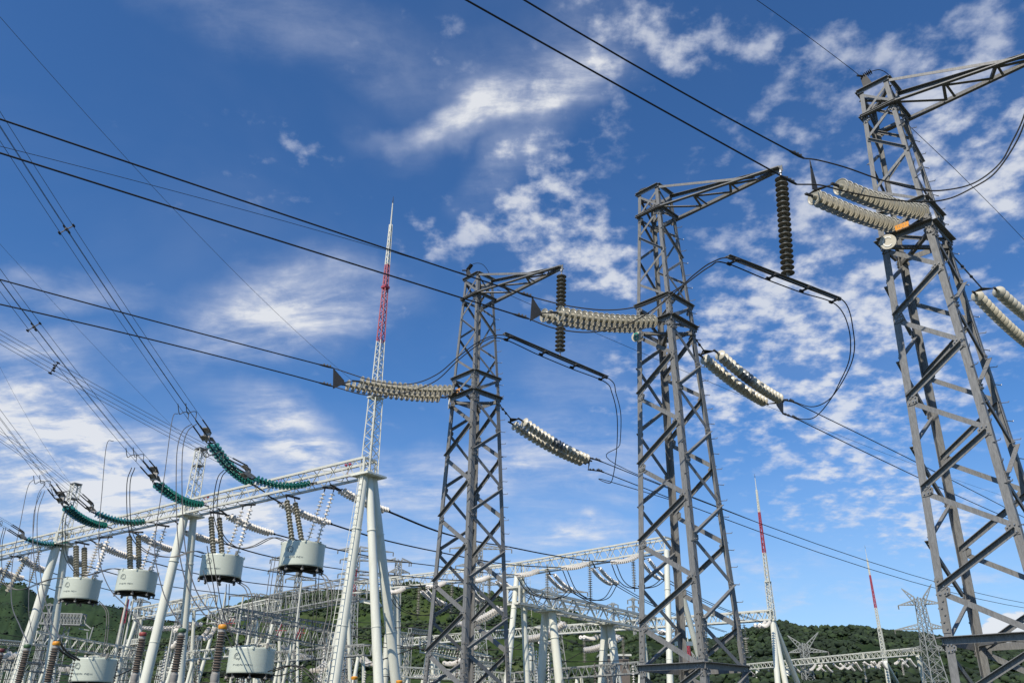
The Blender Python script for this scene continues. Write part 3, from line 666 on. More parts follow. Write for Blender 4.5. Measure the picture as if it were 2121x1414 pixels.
def ladder(root, a, b, w, n, side):
    mb = MB(); s = side.normalized()*w/2
    mb.bar(a-s, b-s, .038); mb.bar(a+s, b+s, .038)
    for i in range(n): p = a.lerp(b, (i+.5)/n); mb.bar(p-s, p+s, .026)
    mb.build('ladder', M['lat'], root)
# main gantry in front
g1 = thing('portal_gantry', 'large white gantry with tubular A-frame legs and laced beam carrying green strings', 'gantry', (R1.x, R1.y, GZ))
endL = A3+UU*30
SDU = NN*0
def beam_part(root, a, b, h, w, n, t=.1, tc=.16, m='lat'):
    mb = MB(); truss(mb, a, b, h, w, n, t, tc); return mb.build('truss_beam', M[m], root)
bz = V((0, 0, .12))
beam_part(g1, R1+bz, A2+bz, 1.15, 1.25, 12, .06, .18); beam_part(g1, A2+bz+UU*.3, A3+bz, 1.15, 1.25, 11, .06, .18); beam_part(g1, A3+bz+UU*.3, endL+bz, 1.15, 1.25, 14, .06, .18)
for P_, l in ((R1, ((693, 1414), (820, 1414))), (A2, ((300, 1414), (372, 1414))), (A3, ((32, 1414), (97, 1414)))):
    mb = MB(); mb.box8(P_-ZV*.12, UU*.9, NN*1.0, P_+ZV*.02); mb.build('cap_plate', M['paint'], g1)
    for s_, px in zip((-1, 1), l):
        tp = P_+NN*s_*.45-ZV*.1; column(g1, tp, ground_from(tp, VH(*px, tp, AZN)), mpx(P_, 9.5 if P_ is R1 else (9.0 if s_ < 0 else 7.6)))
tp = R1-UU*0+NN*.05-ZV*.1; b3 = VH(771, 1414, tp+UU*.3, AZU); column(g1, tp, ground_from(tp, V((b3.x, b3.y, b3.z))+NN*.6), mpx(R1, 8.8))
for (x0, y0, x1, y1) in ((748, 1245, 783, 1245),):
    a = VH(x0, y0, R1, AZN); b = VH(x1, y1, R1, AZN); mb = MB(); mb.bar(a, b, .16, .3, ZV); mb.bar(a, (a+b)*.5-UU*1.2+V((0, 0, -.4)), .1); mb.bar(b, (a+b)*.5-UU*1.2+V((0, 0, -.4)), .1); mb.build('cross_tie', M['paint'], g1)
la = VH(748, 985, R1-NN*.9, AZN); lb = VH(672, 1414, R1-NN*.9, AZN); ladder(g1, la, ground_from(la, lb), .42, 44, UU)
mb = MB()
for (x, y) in ((727, 1136), (721, 1172), (700, 1352), (697, 1382)): p = VH(x, y, R1, AZN); mb.bar(p-NN*.45, p+NN*.45, .16, .12, ZV); 
la = VH(118, 1130, A3-NN*.6, AZN); lb = VH(17, 1414, A3-NN*.6, AZN); ladder(g1, la, ground_from(la, lb), .6, 44, UU)
def lattice(mb, P, levels, w=.07, nsub=6, post=None):
    """tapered square lattice; levels = [(z, halfwidth)]"""
    for (z0, h0), (z1, h1) in zip(levels, levels[1:]):
        cs = lambda z, h: [P+V((0, 0, z-P.z))+UU*h*sx+NN*h*sy for sx, sy in ((-1, -1), (1, -1), (1, 1), (-1, 1))]
        A, B = cs(z0, h0), cs(z1, h1)
        for i in range(4): mb.bar(A[i], B[i], w)
        for k in range(nsub):
            f0, f1 = k/nsub, (k+1)/nsub
            for i in range(4):
                j = (i+1) % 4
                if k % 2: mb.bar(A[i].lerp(B[i], f0), A[j].lerp(B[j], f1), w*.6)
                else: mb.bar(A[j].lerp(B[j], f0), A[i].lerp(B[i], f1), w*.6)
                if k == 0: mb.bar(A[i], A[j], w*.7)
zz = lambda x, y, P: YH(x, y, P).z
MZ = [zz(765, 972, R1), zz(774, 822, R1), zz(776, 787, R1), zz(783, 706, R1), zz(798, 548, R1), zz(806, 465, R1), zz(811, 421, R1), zz(812, 407, R1)]
def mast(P, label, w=.075, zs=None, sc=1.0):
    zs = [P.z+(z-R1.z)*sc for z in (zs or MZ)]; t = thing('lightning_mast', label, 'mast', P, 'red and white lightning masts')
    mb = MB(); lattice(mb, P, [(zs[0]-.6, .47*sc), (zs[1], .38*sc)], w, 12); mb.tube([P, P+ZV*(zs[1]-P.z)], .11*sc, 10)
    mb.box8(P+ZV*(zs[1]-P.z-.12), UU*.48*sc, NN*.48*sc, P+ZV*(zs[1]-P.z)); mb.build('lower_lattice', M['lat'], t)
    hw = lambda z: (.29-.21*(z-zs[1])/(zs[5]-zs[1]))*sc
    mb = MB(); lattice(mb, P, [(zs[1], hw(zs[1])), (zs[3], hw(zs[3]))], w, 14); mb.build('white_lattice', M['lat'], t)
    mb = MB(); zm = zs[3]+(zs[4]-zs[3])*.68; lattice(mb, P, [(zs[3], hw(zs[3])), (zm, hw(zm)), (zs[4], hw(zs[4]))], w, 10); mb.box8(P+ZV*(zm-P.z), UU*.26*sc, NN*.26*sc, P+ZV*(zm-P.z+.2)); mb.build('red_lattice', M['red'], t)
    mb = MB(); lattice(mb, P, [(zs[4], hw(zs[4])), (zs[5], hw(zs[5]))], w, 9); mb.tube([P+ZV*(zs[5]-P.z-.5), P+ZV*(zs[6]-P.z)], [.08*sc, .05*sc], 8); mb.build('top_lattice', M['lat'], t)
    mb = MB(); mb.tube([P+ZV*(zs[6]-P.z), P+ZV*(zs[7]-P.z)], [.05*sc, .02*sc], 6); mb.build('spike', M['steel_dark'], t)
mast(R1, 'tallest red and white lattice lightning mast on the front gantry end')
def post_top(P, px, py, hw, label):
    z = zz(px, py, P); t = thing('lattice_post', label, 'mast', P, 'short lattice posts on the front gantry'); mb = MB()
    lattice(mb, P, [(P.z, hw*1.25), (z, hw)], .09, 12); mb.build('lattice', M['lat'], t)
    mb = MB(); zp = P+ZV*(z-P.z); mb.box8(zp, UU*hw*1.2, NN*hw*1.2, zp+ZV*.12); mb.box8(zp-ZV*1.6, UU*hw*1.1, NN*hw*1.1, zp-ZV*1.5); mb.build('cap', M['steel'], t); return zp
pt2 = post_top(A2, 405, 930, .36, 'white lattice post on the gantry leg behind the second line trap')
pt3 = post_top(A3, 152, 1003, .38, 'white lattice post topped by a wire at the left gantry leg')
# anemometer-like red bird scarers on the beam
for x, y, lab in ((721, 962, 'near the tall mast'), (580, 990, 'over the middle green string'), (427, 1030, 'beside the short lattice post')):
    P = YH(x, y+12, H(x, y+40, HB)); q = YH(x, y, P); mb = MB(); mb.bar(P-ZV*.6, P, .05); w_ = mpx(P, 6)
    mb.bar(P, q+UU*w_, .04); mb.bar(P, q-UU*w_, .04)
    for s_ in (-1, 1): mb.lathe(q+UU*w_*s_-ZV*.1, ZV, [(0, .04), (.06, .13), (.16, .13), (.2, .05)], 8)
    tag(mb.build('bird_scarer', M['red']), 'small red spinning bird scarer on the front beam ' + lab, 'bird scarer', 'red bird scarers')

# ---- string helper
def strset(name, a, b, n, R, m, sep, label, group, sg=.25, seg=10, ends=True, prof='small', cat='insulator'):
    t = thing(name, label, cat, a, group); d = (b-a).normalized(); sd = d.cross(ZV).normalized() if abs(d.z) < .95 else UU
    for s_ in ((-1, 1) if sep else (0,)):
        mb = MB(); discs(mb, sag(a+sd*s_*sep/2, b+sd*s_*sep/2, sg, 10), n, R, prof, seg); mb.build('insulator_string', m, t, smooth=True)
    if ends:
        for p, s_ in ((a, -1), (b, 1)):
            mb = MB()
            if sep: mb.bar(p-sd*sep*.6+d*s_*.12, p+sd*sep*.6+d*s_*.12, .12, .06)
            mb.tube([p+d*s_*.05, p+d*s_*.45], .05, 6); mb.build('end_fitting', M['steel_dark'], t)
    return t
AZI, AZII = atan2(-.2, -.98), atan2(-.70, -.71)
GR = 'green glass strings on the front gantry'
ORD = {0: 'rightmost', 1: 'second from the right', 2: 'third from the right', 3: 'fourth from the right', 4: 'fifth from the right', 5: 'leftmost visible'}
GS = [(AZII, (662, 998), (639, 1001), (527, 991), (512, 980), [(505, 972), (390, 912), (250, 838), (112, 762), (0, 697)]),
      (AZI, (548, 1018), (518, 999), (439, 919), (428, 903), [(425, 897), (249, 642), (138, 475), (0, 262)]),
      (AZI, (432, 1048), (414, 1044), (326, 1002), (320, 985), [(316, 978), (207, 846), (70, 677), (0, 578)]),
      (AZII, (320, 1082), (298, 1080), (199, 1062), (189, 1051), [(185, 1047), (100, 975), (0, 903)]),
      (AZI, (232, 1094), (215, 1088), (138, 1050), (128, 1033), [(122, 1026), (60, 945), (0, 866)]),
      (AZII, (148, 1126), (138, 1124), (55, 1116), (46, 1108), [(42, 1105), (20, 1091), (0, 1079)])]
PL = {}
for i, (az, at, s0, s1, pl, tr) in enumerate(GS):
    P = H(*at, HB+.2); a = VH(*s0, P, az); b = VH(*s1, P, az); q = VH(*pl, P, az); PL[i] = q
    t = strset('green_insulator_set', a, b, 15, mpx(a, 6.6), M['green'], .5, 'double string of green glass discs on the front gantry, %s' % ORD[i], GR, .35, 14)
    mb = MB(); mb.tube([P, a], .06, 6); mb.build('link', M['steel_dark'], t); d = (q-b).normalized(); sd = d.cross(ZV).normalized()
    for s_ in (-1, 1):
        e = q+ZV*s_*.3; mb = MB()
        mb.poly([b+sd*s_*.38+d*.1, b+sd*s_*.38+d*.7, e+sd*.3-d*.1, e+sd*.3+d*.5, e-sd*.3+d*.5, e-sd*.3-d*.1], ZV+d*.3, .04); mb.build('yoke_plate', M['flange'], t)
    mb = MB(); mb.bar(q-ZV*.35, q+ZV*.35, .1, .5, d); mb.build('yoke_link', M['flange'], t)
    bt = thing('conductor_bundle', 'bundle of four thin conductors rising from the green string %s' % ORD[i], 'wire', q, 'bundled conductors')
    base = span(tr, VH(*tr[0], P, az), az, 45, 30)
    dd = (base[1]-base[0]).normalized(); s1_ = dd.cross(ZV).normalized(); s2_ = s1_.cross(dd).normalized()
    for sx in (-1, 1):
        for sy in (-1, 1):
            mb = MB(); mb.tube([p+(s1_*sx+s2_*sy)*(.27) for p in base], .015, 5); mb.build('wire', M['wireg'], bt, smooth=True)
            mb = MB(); p = base[0]+(s1_*sx+s2_*sy)*.27; mb.tube([q+(s1_*sx+s2_*sy)*.2, p, p+dd*1.2], .05, 6); mb.build('strain_clamp', M['steel_dark'], bt)
    sp = {0: (112, 762), 1: (138, 475), 2: (70, 677)}.get(i)
    if sp:
        p = VH(*sp, P, az); mb = MB()
        for e in (1, -1):
            mb.bar(p+(s1_+s2_*e)*.3, p-(s1_+s2_*e)*.3, .04, .05)
            for g_ in (1, -1): mb.lathe(p+(s1_+s2_*e)*.3*g_-dd*.12, dd, [(0, .03), (.05, .06), (.19, .06), (.24, .03)], 8)
        mb.lathe(p-dd*.08, dd, [(0, .08), (.16, .08)], 8); mb.build('spacer', M['steel_dark'], bt)
# short bond loops at the bundle clamps
for i in range(6):
    q = PL[i]; az = GS[i][0]; d = V((sin(az), cos(az), .25)).normalized(); sd = d.cross(ZV).normalized()
    for k_, s_ in enumerate((-1, 1)):
        a = q+d*2.2+sd*s_*.3; pts = bez([a, a+ZV*.45+d*.1, a+d*.7+ZV*.1, a+d*1.1-ZV*.25, a+d*1.5+ZV*.25], 5)
        wire('bond_wire', pts, .03, M['wireg'], 'small curled bond wire above the green string %s' % ORD[i], 'wire', 'curled bond wires', 5)
# ground wires to the posts and mast
for pix, Pm, lab in (([(776, 824), (700, 755), (500, 575), (260, 330), (0, 27)], R1, 'faint ground wire rising left from the tall mast'),
                     ([(400, 924), (354, 888), (180, 700), (0, 510)], A2, 'thin ground wire from the middle lattice post'), ([(148, 1003), (110, 950), (0, 760)], A3, 'thin ground wire from the left lattice post')):
    wire('ground_wire', span(pix, V((Pm.x, Pm.y, 20)), AZI, 40), .009, M['wireg'], lab, 'wire', 'thin ground wires')

# ---- white strings and bus conductors behind the front gantry
WS = [((684, 1003), (706, 1015), (800, 1057), [(904, 1099), (988, 1121), (1048, 1131), (1135, 1148), (1216, 1160), (1268, 1163)]),
      ((555, 1026), (583, 1042), (680, 1083), [(740, 1102), (800, 1119), (900, 1141), (1048, 1168), (1165, 1175)]),
      ((452, 1053), (473, 1068), (562, 1104), [(672, 1132), (800, 1158), (898, 1171), (981, 1183), (1070, 1190)]),
      ((362, 1078), (386, 1101), (450, 1121), [(563, 1153), (720, 1180), (897, 1198), (975, 1202)]),
      ((268, 1098), (292, 1110), (357, 1138), [(500, 1172), (700, 1203), (885, 1214)]),
      ((186, 1117), (204, 1127), (280, 1155), [(420, 1190), (600, 1215), (805, 1226)]),
      ((118, 1132), (140, 1153), (168, 1169), [(330, 1210), (520, 1234), (700, 1246)]),
      ((20, 1150), (42, 1154), (96, 1182), [(230, 1222), (400, 1252), (560, 1268)]),
      ((-40, 1165), (-4, 1178), (46, 1198), [(200, 1250), (330, 1275)])]
G2R = H(1385, 1140, HB); G2M = H(1076, 1190, HB); G2L = H(815, 1218, HB)
u2 = (G2L-G2R); u2.z = 0; u2.normalize()
def n_th(i): return ['rightmost', 'second', 'third', 'fourth', 'fifth', 'sixth', 'seventh', 'eighth', 'ninth', 'tenth', 'eleventh', 'twelfth'][i]
for i, (at, s0, s1, tr) in enumerate(WS):
    P = H(*at, HB-.1); a = VH(*s0, P, AZN); b = VH(*s1, P, AZN)
    t = strset('white_insulator_set', a, b, 17, mpx(a, 6), M['white'], .55, 'double white disc string sloping right behind the front beam, %s from the right' % n_th(i), 'white strings behind the front gantry', .15)
    mb = MB(); mb.tube([P, a], .07, 6); mb.build('link', M['steel_dark'], t)
    d0 = dep(b); e = H(*tr[-1], HB-.6) if i < 6 else D(*tr[-1], d0+45); d1 = dep(e); n = len(tr)
    xs = [s1[0]]+[p[0] for p in tr]
    pts = [b]+[D(x, y, d0+(d1-d0)*((x-s1[0])/(tr[-1][0]-s1[0]))**1.1) for x, y in tr]
    pts = bez(pts, 5)
    bt = thing('bus_conductor', 'dark conductor pair leaving the %s white string behind the front beam' % n_th(i), 'wire', b, 'twin conductors between the white gantries')
    for s_ in (-1, 1): mb = MB(); mb.tube([p+UU*s_*.16+ZV*s_*.03 for p in pts], .05, 5); mb.build('wire', M['wire'], bt, smooth=True)

# ---- line traps
def logo(mb, P, R, ang_c, z, rr):
    def pt(a, b): th = ang_c+a/R; return V((P.x+(R+.012)*cos(th), P.y+(R+.012)*sin(th), z+b))
    def ln(pts, w):
        for (a, b), (c, d) in zip(pts, pts[1:]):
            p, q = pt(a, b), pt(c, d); nn = (p-V((P.x, P.y, p.z))).normalized(); mb.bar(p, q, w, .01, (q-p).cross(nn) if (q-p).length > 0 else None)
    ln([(rr*cos(t), rr*sin(t)) for t in [radians(q) for q in range(-60, 215, 15)]], .05)
    ln([(rr*.55*cos(t), rr*.55*sin(t)) for t in [radians(q) for q in range(60, 330, 20)]], .06); ln([(rr*.55, -.1), (rr*.1, -.1)], .05); ln([(rr*.5, -.1), (rr*.5, -rr*.5)], .05)
    x = -rr*.9
    for k in range(8):
        w_ = .10; zb, zt = -rr*2.25, -rr*1.9
        ln([(x, zb), (x, zt)], .035)
        if k % 3 != 1: ln([(x, zt), (x+w_, zt)], .035)
        if k % 2: ln([(x+w_, zt), (x+w_, zb)], .035)
        if k % 4 == 2: ln([(x, zb), (x+w_, zb)], .035)
        x += w_+.07
def line_trap(P, R, h, label, facing=-pi*.62, legs=False):
    t = thing('line_trap', label, 'line trap', P-ZV*h/2, 'grey drum line traps')
    z0, z1 = P.z-h/2, P.z+h/2; B = V((P.x, P.y, z0))
    mb = MB(); prof = [(0, R*.985), (.03, R)]+[(h*k/14, R*(1+.0015*(k % 2))) for k in range(1, 14)]+[(h-.03, R), (h, R*.985), (h+.001, R*.9), (.06, R*.9), (.0, R*.93)]
    n = 48; vs = []; 
    for hh, r in prof: vs += [B+V((r*cos(2*pi*k/n), r*sin(2*pi*k/n), hh)) for k in range(n)]
    m = len(prof); mb.add(vs, [(i*n+k, i*n+(k+1) % n, ((i+1) % m)*n+(k+1) % n, ((i+1) % m)*n+k) for i in range(m) for k in range(n)])
    mb.build('drum', M['trap'], t, smooth=True)
    for zz_, nm, mm in ((z1-.02, 'top_spider', 'trap'), (z0-.12, 'bottom_spider_shade_disc', 'black')):
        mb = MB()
        if nm == 'bottom_spider_shade_disc':
            mb.lathe(V((P.x, P.y, z0-.04)), ZV, [(0, R*.93), (.1, R*.93)], 40)  # black disc and arms: shade under the drum put into the colour
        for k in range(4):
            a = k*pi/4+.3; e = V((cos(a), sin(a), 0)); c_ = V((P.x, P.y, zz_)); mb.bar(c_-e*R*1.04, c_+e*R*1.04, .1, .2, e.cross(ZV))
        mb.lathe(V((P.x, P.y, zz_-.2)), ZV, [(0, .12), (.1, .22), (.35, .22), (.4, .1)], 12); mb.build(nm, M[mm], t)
    for k in range(8):
        a = k*pi/4+.3; e = V((cos(a), sin(a), 0)); c_ = V((P.x, P.y, z0-.1))+e*R*.97; mb = MB()
        mb.poly([c_+e*.05, c_+e.cross(ZV)*.14-ZV*.2, c_-e.cross(ZV)*.14-ZV*.2], e, .1); mb.lathe(c_-ZV*.28, ZV, [(0, .05), (.05, .1), (.14, .1), (.18, .04)], 8); mb.build('lug', M['flange'], t)
    mb = MB(); 
    for s_ in (-1, 1): mb.bar(V((P.x, P.y, z1))+UU*R*.98*s_, V((P.x, P.y, z1+.3))+UU*R*1.05*s_, .16, .12)
    mb.lathe(V((P.x, P.y, z0-.5)), ZV, [(0, .06), (.12, .12), (.4, .05)], 8); mb.build('terminal', M['flange'], t)
    mb = MB(); logo(mb, P, R, facing, P.z+h*.12, R*.16); mb.build('emblem', M['ink'], t)
    return t, z1
TRW = ['rightmost', 'second from the right', 'third from the right', 'leftmost of the four']
TR = [((596, 1023), (613, 1028), (672, 1007), (691, 1007), 628, 1152, 89, 52), ((439, 1058), (456, 1060), (503, 1044), (521, 1040), 462, 1175, 83, 46),
      ((270, 1100), (289, 1098), (325, 1084), (343, 1086), 286, 1206, 77, 45), ((160, 1120), (177, 1124), (207, 1112), (225, 1108), 172, 1222, 72, 44)]
TT = []
BOT = [((605, 1117), (625, 1118), (637, 1121), (656, 1124)), ((442, 1146), (460, 1148), (469, 1150), (490, 1152)), ((270, 1179), (288, 1177), (294, 1177), (313, 1181)), ((158, 1197), (175, 1197), (178, 1197), (195, 1199))]
for i, (a, b, c, d, cx_, cy_, w_, h_) in enumerate(TR):
    S = [H(*p, HB-.15) for p in (a, b, c, d)]; ctr = (S[0]+S[1]+S[2]+S[3])*.25; P = YH(cx_, cy_, ctr); P = V((ctr.x, ctr.y, P.z)); R = mpx(P, w_)/2; h = mpx(P, h_)*.93
    line_trap(P, R, h, 'grey drum line trap hanging under the front gantry, %s' % TRW[i]); TT.append((P, R, h)); z1 = P.z+h/2
    for j, s0 in enumerate(S):
        bx = BOT[i][j]; e = D(bx[0], bx[1]+2, dep(P)-R*.35+(R*.5 if j % 2 else 0))
        s0 = s0-ZV*.5
        strset('suspension_string', s0, e, 13, mpx(P, 6.0 if j < 2 else 5.6), M['porc'] if j < 2 else M['white'], 0, ('grey' if j < 2 else 'pale thin')+' disc string, %s of four over the hanging line trap %s' % (['first', 'second', 'third', 'fourth'][j], TRW[i].replace(' of the four', '')), 'strings holding the line traps', 0, 12)
    
    for q0, q1 in ((S[0], S[1]), (S[2], S[3])): mb = MB(); mb.bar(q0-NN*.2-ZV*.1, q1+NN*.4-ZV*.1, .18, .14); mb.build('hanger_beam', M['steel_dark'], g1)
for j, (a, b) in enumerate((((57, 1152), (15, 1225)), ((82, 1140), (62, 1206)), ((22, 1160), (-8, 1225)))):
    A_ = H(*a, HB-.3); B_ = VH(*b, A_, AZU); strset('suspension_string', A_, B_, 14, mpx(A_, 5.4), M['porc'], 0, 'thin slanting disc string at the far left edge, %s' % ['middle one', 'right one', 'left one'][j], 'strings holding the line traps', 0, 10)
# two traps standing low on post insulators
for (x, y, w_, h_, z, lab) in ((520, 1369, 92, 52, 3.9, 'large grey drum line trap low in front of the gantry legs'), (193, 1388, 84, 48, 3.3, 'grey drum line trap low at the left bottom edge')):
    P = H(x, y, z); R = mpx(P, w_)/2; h = mpx(P, h_)*.93; line_trap(P, R, h, lab)
    for k in range(3):
        a = k*2*pi/3+.5; q = V((P.x+cos(a)*R*.7, P.y+sin(a)*R*.7, GZ)); mb = MB(); discs(mb, [q, V((q.x, q.y, P.z-h/2-.2))], 22, .16, 'small', 12); tag(mb.build('support_insulator', M['ochre'], smooth=True), 'brown ribbed support insulator under the low '+('large' if x > 400 else 'left')+' line trap', 'insulator', 'supports under the low line traps')

# ---- brown ribbed posts with coloured caps in front
def postins(px, py, z, wpx, cap, label):
    P = H(px, py, z); R = mpx(P, wpx)/2; t = thing('capped_post_insulator', label, 'post insulator', (P.x, P.y, GZ), 'brown ribbed posts with coloured caps')
    B = lambda zz_: V((P.x, P.y, zz_)); Hh = P.z-GZ
    mb = MB(); mb.lathe(B(P.z-R*.9), ZV, [(0, R*.72), (.04, R*.85), (R*.6, R*.85), (R*.8, R*.75), (R*.9, R*.3)], 24); mb.build('cap', M[cap], t, smooth=True)
    mb = MB(); mb.lathe(B(P.z-R*1.5), ZV, [(0, R*.8), (R*.1, R*.8), (R*.15, R*.6), (R*.6, R*.6)], 20)
    zz_ = P.z-R*1.5; L = R*7.2; k = 0; 
    while zz_ > GZ+.5 and k < 3:
        sh = MB(); n = 15; z2 = zz_-L
        for i in range(n):
            b = B(z2+L*i/n); st = L/n; rr = R*(1.0 if i % 2 else .88)
            sh.lathe(b, ZV, [(0, R*.62), (st*.25, R*.64), (st*.45, rr), (st*.55, rr), (st*.9, R*.62), (st, R*.62)], 24)
        sh.build('ribbed_section', M['ochre'], t, smooth=True)
        mb.build('flange', M['flange'], t, smooth=True); mb = MB()
        mb.lathe(B(z2-R*2.1), ZV, [(0, R*.9), (R*.15, R*.9), (R*.2, R*.72), (R*.7, R*.82), (R*1.7, R*.82), (R*1.8, R*.68), (R*2.1, R*.68)], 24)
        zz_ = z2-R*2.1; k += 1
    mb.tube([B(GZ), B(zz_+.1)], R*.5, 12); mb.build('flange', M['flange'], t, smooth=True)
    return P
PO = {}
PO['orange_r'] = postins(462, 1292, 3.6, 21, 'orange', 'brown ribbed post with orange cap left of the low large line trap')
PO['orange_l'] = postins(118, 1327, 2.9, 18, 'orange', 'brown ribbed post with orange cap left of the low left line trap')
PO['red'] = postins(297, 1308, 3.4, 18, 'redcap', 'brown ribbed post with red cap left of the leaning white leg')
PO['green_r'] = postins(378, 1300, 3.5, 19.5, 'grncap', 'brown ribbed post with green cap right of the leaning white leg')
PO['green_l'] = postins(58, 1333, 2.8, 17, 'grncap', 'brown ribbed post with green cap near the left edge')
PO['dark'] = postins(4, 1342, 2.7, 17, 'brncap', 'brown ribbed post with dark red cap cut by the left edge')
for x, y, lab in ((734, 1402, 'between the front gantry legs'), (827, 1410, 'right of the front gantry legs')):
    P = H(x, y, 1.2); q = mpx(P, 14); t = thing('small_post', 'small post with yellow cap '+lab, 'post insulator', (P.x, P.y, GZ), 'yellow capped posts')
    mb = MB(); mb.lathe(P-ZV*q*.3, ZV, [(0, q*.4), (.05, q*.5), (q*.35, q*.5), (q*.45, q*.3)], 16); mb.build('cap', M['orange'], t); mb = MB(); discs(mb, [V((P.x, P.y, GZ)), P-ZV*q*.3], 14, q*.4, 'small', 14); mb.build('ribbed_section', M['ochre'], t, smooth=True)

# ---- droppers and loops
def dropper(pxs, d0, d1, label, r=.03, twin_=0, grp='dropper wires', m='wireg'):
    n = len(pxs)-1; pts = [D(x, y, d0+(d1-d0)*i/n) for i, (x, y) in enumerate(pxs)]
    if twin_:
        t = thing('dropper_wire', label, 'wire', pts[0], grp)
        for s_ in (-1, 1): mb = MB(); mb.tube([p+RT*s_*twin_/2 for p in bez(pts, 6)], r, 5); mb.build('wire', M[m], t, smooth=True)
    else: wire('dropper_wire', bez(pts, 6), r, M[m], label, 'wire', grp, 5)
dp = dep; dq = lambda i: dep(PL[i])
T_ = lambda i: dep(TT[i][0])
dropper([(402, 878), (384, 892), (373, 930), (371, 1010), (374, 1100), (382, 1165), (400, 1225), (430, 1270), (460, 1288)], dq(1), dp(PO['orange_r']), 'pair of looped droppers from the highest bundle to the right orange capped post', .03, .35)
dropper([(235, 913), (221, 921), (211, 1023), (205, 1104), (207, 1165), (227, 1218), (260, 1254), (285, 1285), (296, 1304)], dq(2), dp(PO['red']), 'single dropper curving down to the red capped post', .026)
dropper([(369, 856), (357, 868), (341, 982), (325, 1084), (321, 1149), (337, 1222), (357, 1266), (377, 1296)], dq(1), dp(PO['green_r']), 'single dropper curving down to the right green capped post', .026)
dropper([(69, 993), (57, 1011), (39, 1100), (26, 1165), (24, 1246), (41, 1295), (57, 1329)], dq(4), dp(PO['green_l']), 'single dropper curving down to the left green capped post', .026)
dropper([(95, 1000), (77, 1031), (67, 1124), (61, 1205), (60, 1270), (72, 1330), (90, 1380), (120, 1414), (140, 1425)], dq(4), 38, 'long dropper passing right of the left green capped post', .024)
dropper([(89, 1017), (75, 1059), (73, 1124), (81, 1205), (97, 1278), (116, 1322)], dq(4), dp(PO['orange_l']), 'pair of droppers falling to the left orange capped post', .028, .3)
dropper([(276, 968), (266, 1002), (268, 1084), (280, 1120), (309, 1145), (357, 1153), (400, 1141), (425, 1146)], dq(2), T_(1), 'pair of loops from the third bundle to the second line trap', .035, .25)
dropper([(468, 973), (455, 989), (447, 1030), (447, 1070), (462, 1112), (491, 1134), (525, 1131), (564, 1113), (592, 1120)], dq(0), T_(0), 'pair of loops from the right bundle to the rightmost line trap', .035, .28)
dropper([(146, 1043), (134, 1070), (132, 1110), (136, 1150), (154, 1181), (175, 1191), (203, 1185), (231, 1177), (255, 1180)], dq(3), T_(2), 'pair of loops from the fourth bundle to the third line trap', .035, .25)
dropper([(10, 1092), (2, 1130), (4, 1197), (24, 1217), (49, 1220), (81, 1207), (114, 1197), (140, 1199)], dq(5), T_(3), 'pair of loops from the left edge to the leftmost hanging line trap', .035, .22)
dropper([(650, 1183), (672, 1193), (683, 1224), (682, 1271), (674, 1320), (690, 1370), (720, 1414)], T_(0), T_(0)-6, 'pair of bent wires falling from the bottom of the rightmost line trap', .04, .3)
dropper([(494, 1205), (512, 1219), (519, 1252), (515, 1307), (512, 1330)], T_(1), T_(1)-6, 'pair of bent wires falling from the bottom of the second line trap', .04, .3)
dropper([(203, 1244), (220, 1262), (223, 1290), (217, 1345), (212, 1362)], T_(3), T_(3)-8, 'bent wire falling from the bottom of the leftmost hanging line trap', .04, .2)
dropper([(568, 1152), (560, 1200), (552, 1260), (545, 1310), (530, 1338)], T_(0)+4, T_(0)-4, 'pair of straight wires dropping to the low large line trap', .03, .25)
dropper([(658, 1185), (653, 1260), (648, 1330), (652, 1414)], T_(0)+3, T_(0)+3, 'pair of straight wires below the rightmost line trap', .03, .25)
dropper([(472, 1209), (470, 1260), (466, 1300)], T_(1), T_(1)-4, 'short pair of wires below the second line trap', .03, .25)
dropper([(118, 1327), (132, 1348), (160, 1366)], dp(PO['orange_l']), dp(PO['orange_l'])+6, 'short thick lead from the left orange cap to the low left line trap', .045, .2, m='wire')
dropper([(433, 1130), (446, 1210), (455, 1260), (468, 1300), (486, 1340)], 58, 48, 'pair of long leads running down to the low large line trap', .035, .3, m='wire')
dropper([(420, 1180), (442, 1240), (470, 1290), (500, 1345)], 60, 50, 'thin slack wire above the right orange cap', .02)
dropper([(560, 1390), (600, 1378), (630, 1385), (660, 1414)], 52, 50, 'pair of arched leads right of the low large line trap', .04, .3, m='wire')
dropper([(640, 1365), (618, 1385), (580, 1398), (556, 1396)], 60, 54, 'low lead curving to the low large line trap', .04, m='wire')
dropper([(236, 1402), (280, 1380), (295, 1350), (300, 1330)], 45, 40, 'lead curving from the low left line trap to the red post', .035, m='wire')

# ------------------------------------------------------------------ second gantry and its strings
g2 = thing('portal_gantry', 'white laced gantry behind the middle tower with strings hanging below', 'gantry', (G2M.x, G2M.y, GZ))
for a, b, n in ((G2R, G2M, 12), (G2M+u2*.2, G2L, 11), (G2L+u2*.2, G2L+u2*8, 4)): beam_part(g2, a, b, 1.35, 1.35, n, .075, .17)
for P_, l in ((G2R, ((1388, 1414), (1440, 1330))), (G2M, ((1050, 1414), (1092, 1414))), (G2L, ((797, 1414), (826, 1414)))):
    for s_, px in zip((-1, 1), l):
        tp = P_+NN*s_*.5; column(g2, tp, ground_from(tp, VH(*px, tp, AZN)), mpx(P_, 6.0), n=14)
mb = MB(); a = VH(1400, 1332, G2R, AZN); b = VH(1432, 1332, G2R, AZN); mb.bar(a, b, .4, .3, ZV); mb.build('cross_tie', M['paint'], g2)
la = G2M+NN*1.8; ladder(g2, la, V((la.x, la.y, GZ))+NN*1.5, .6, 40, UU)
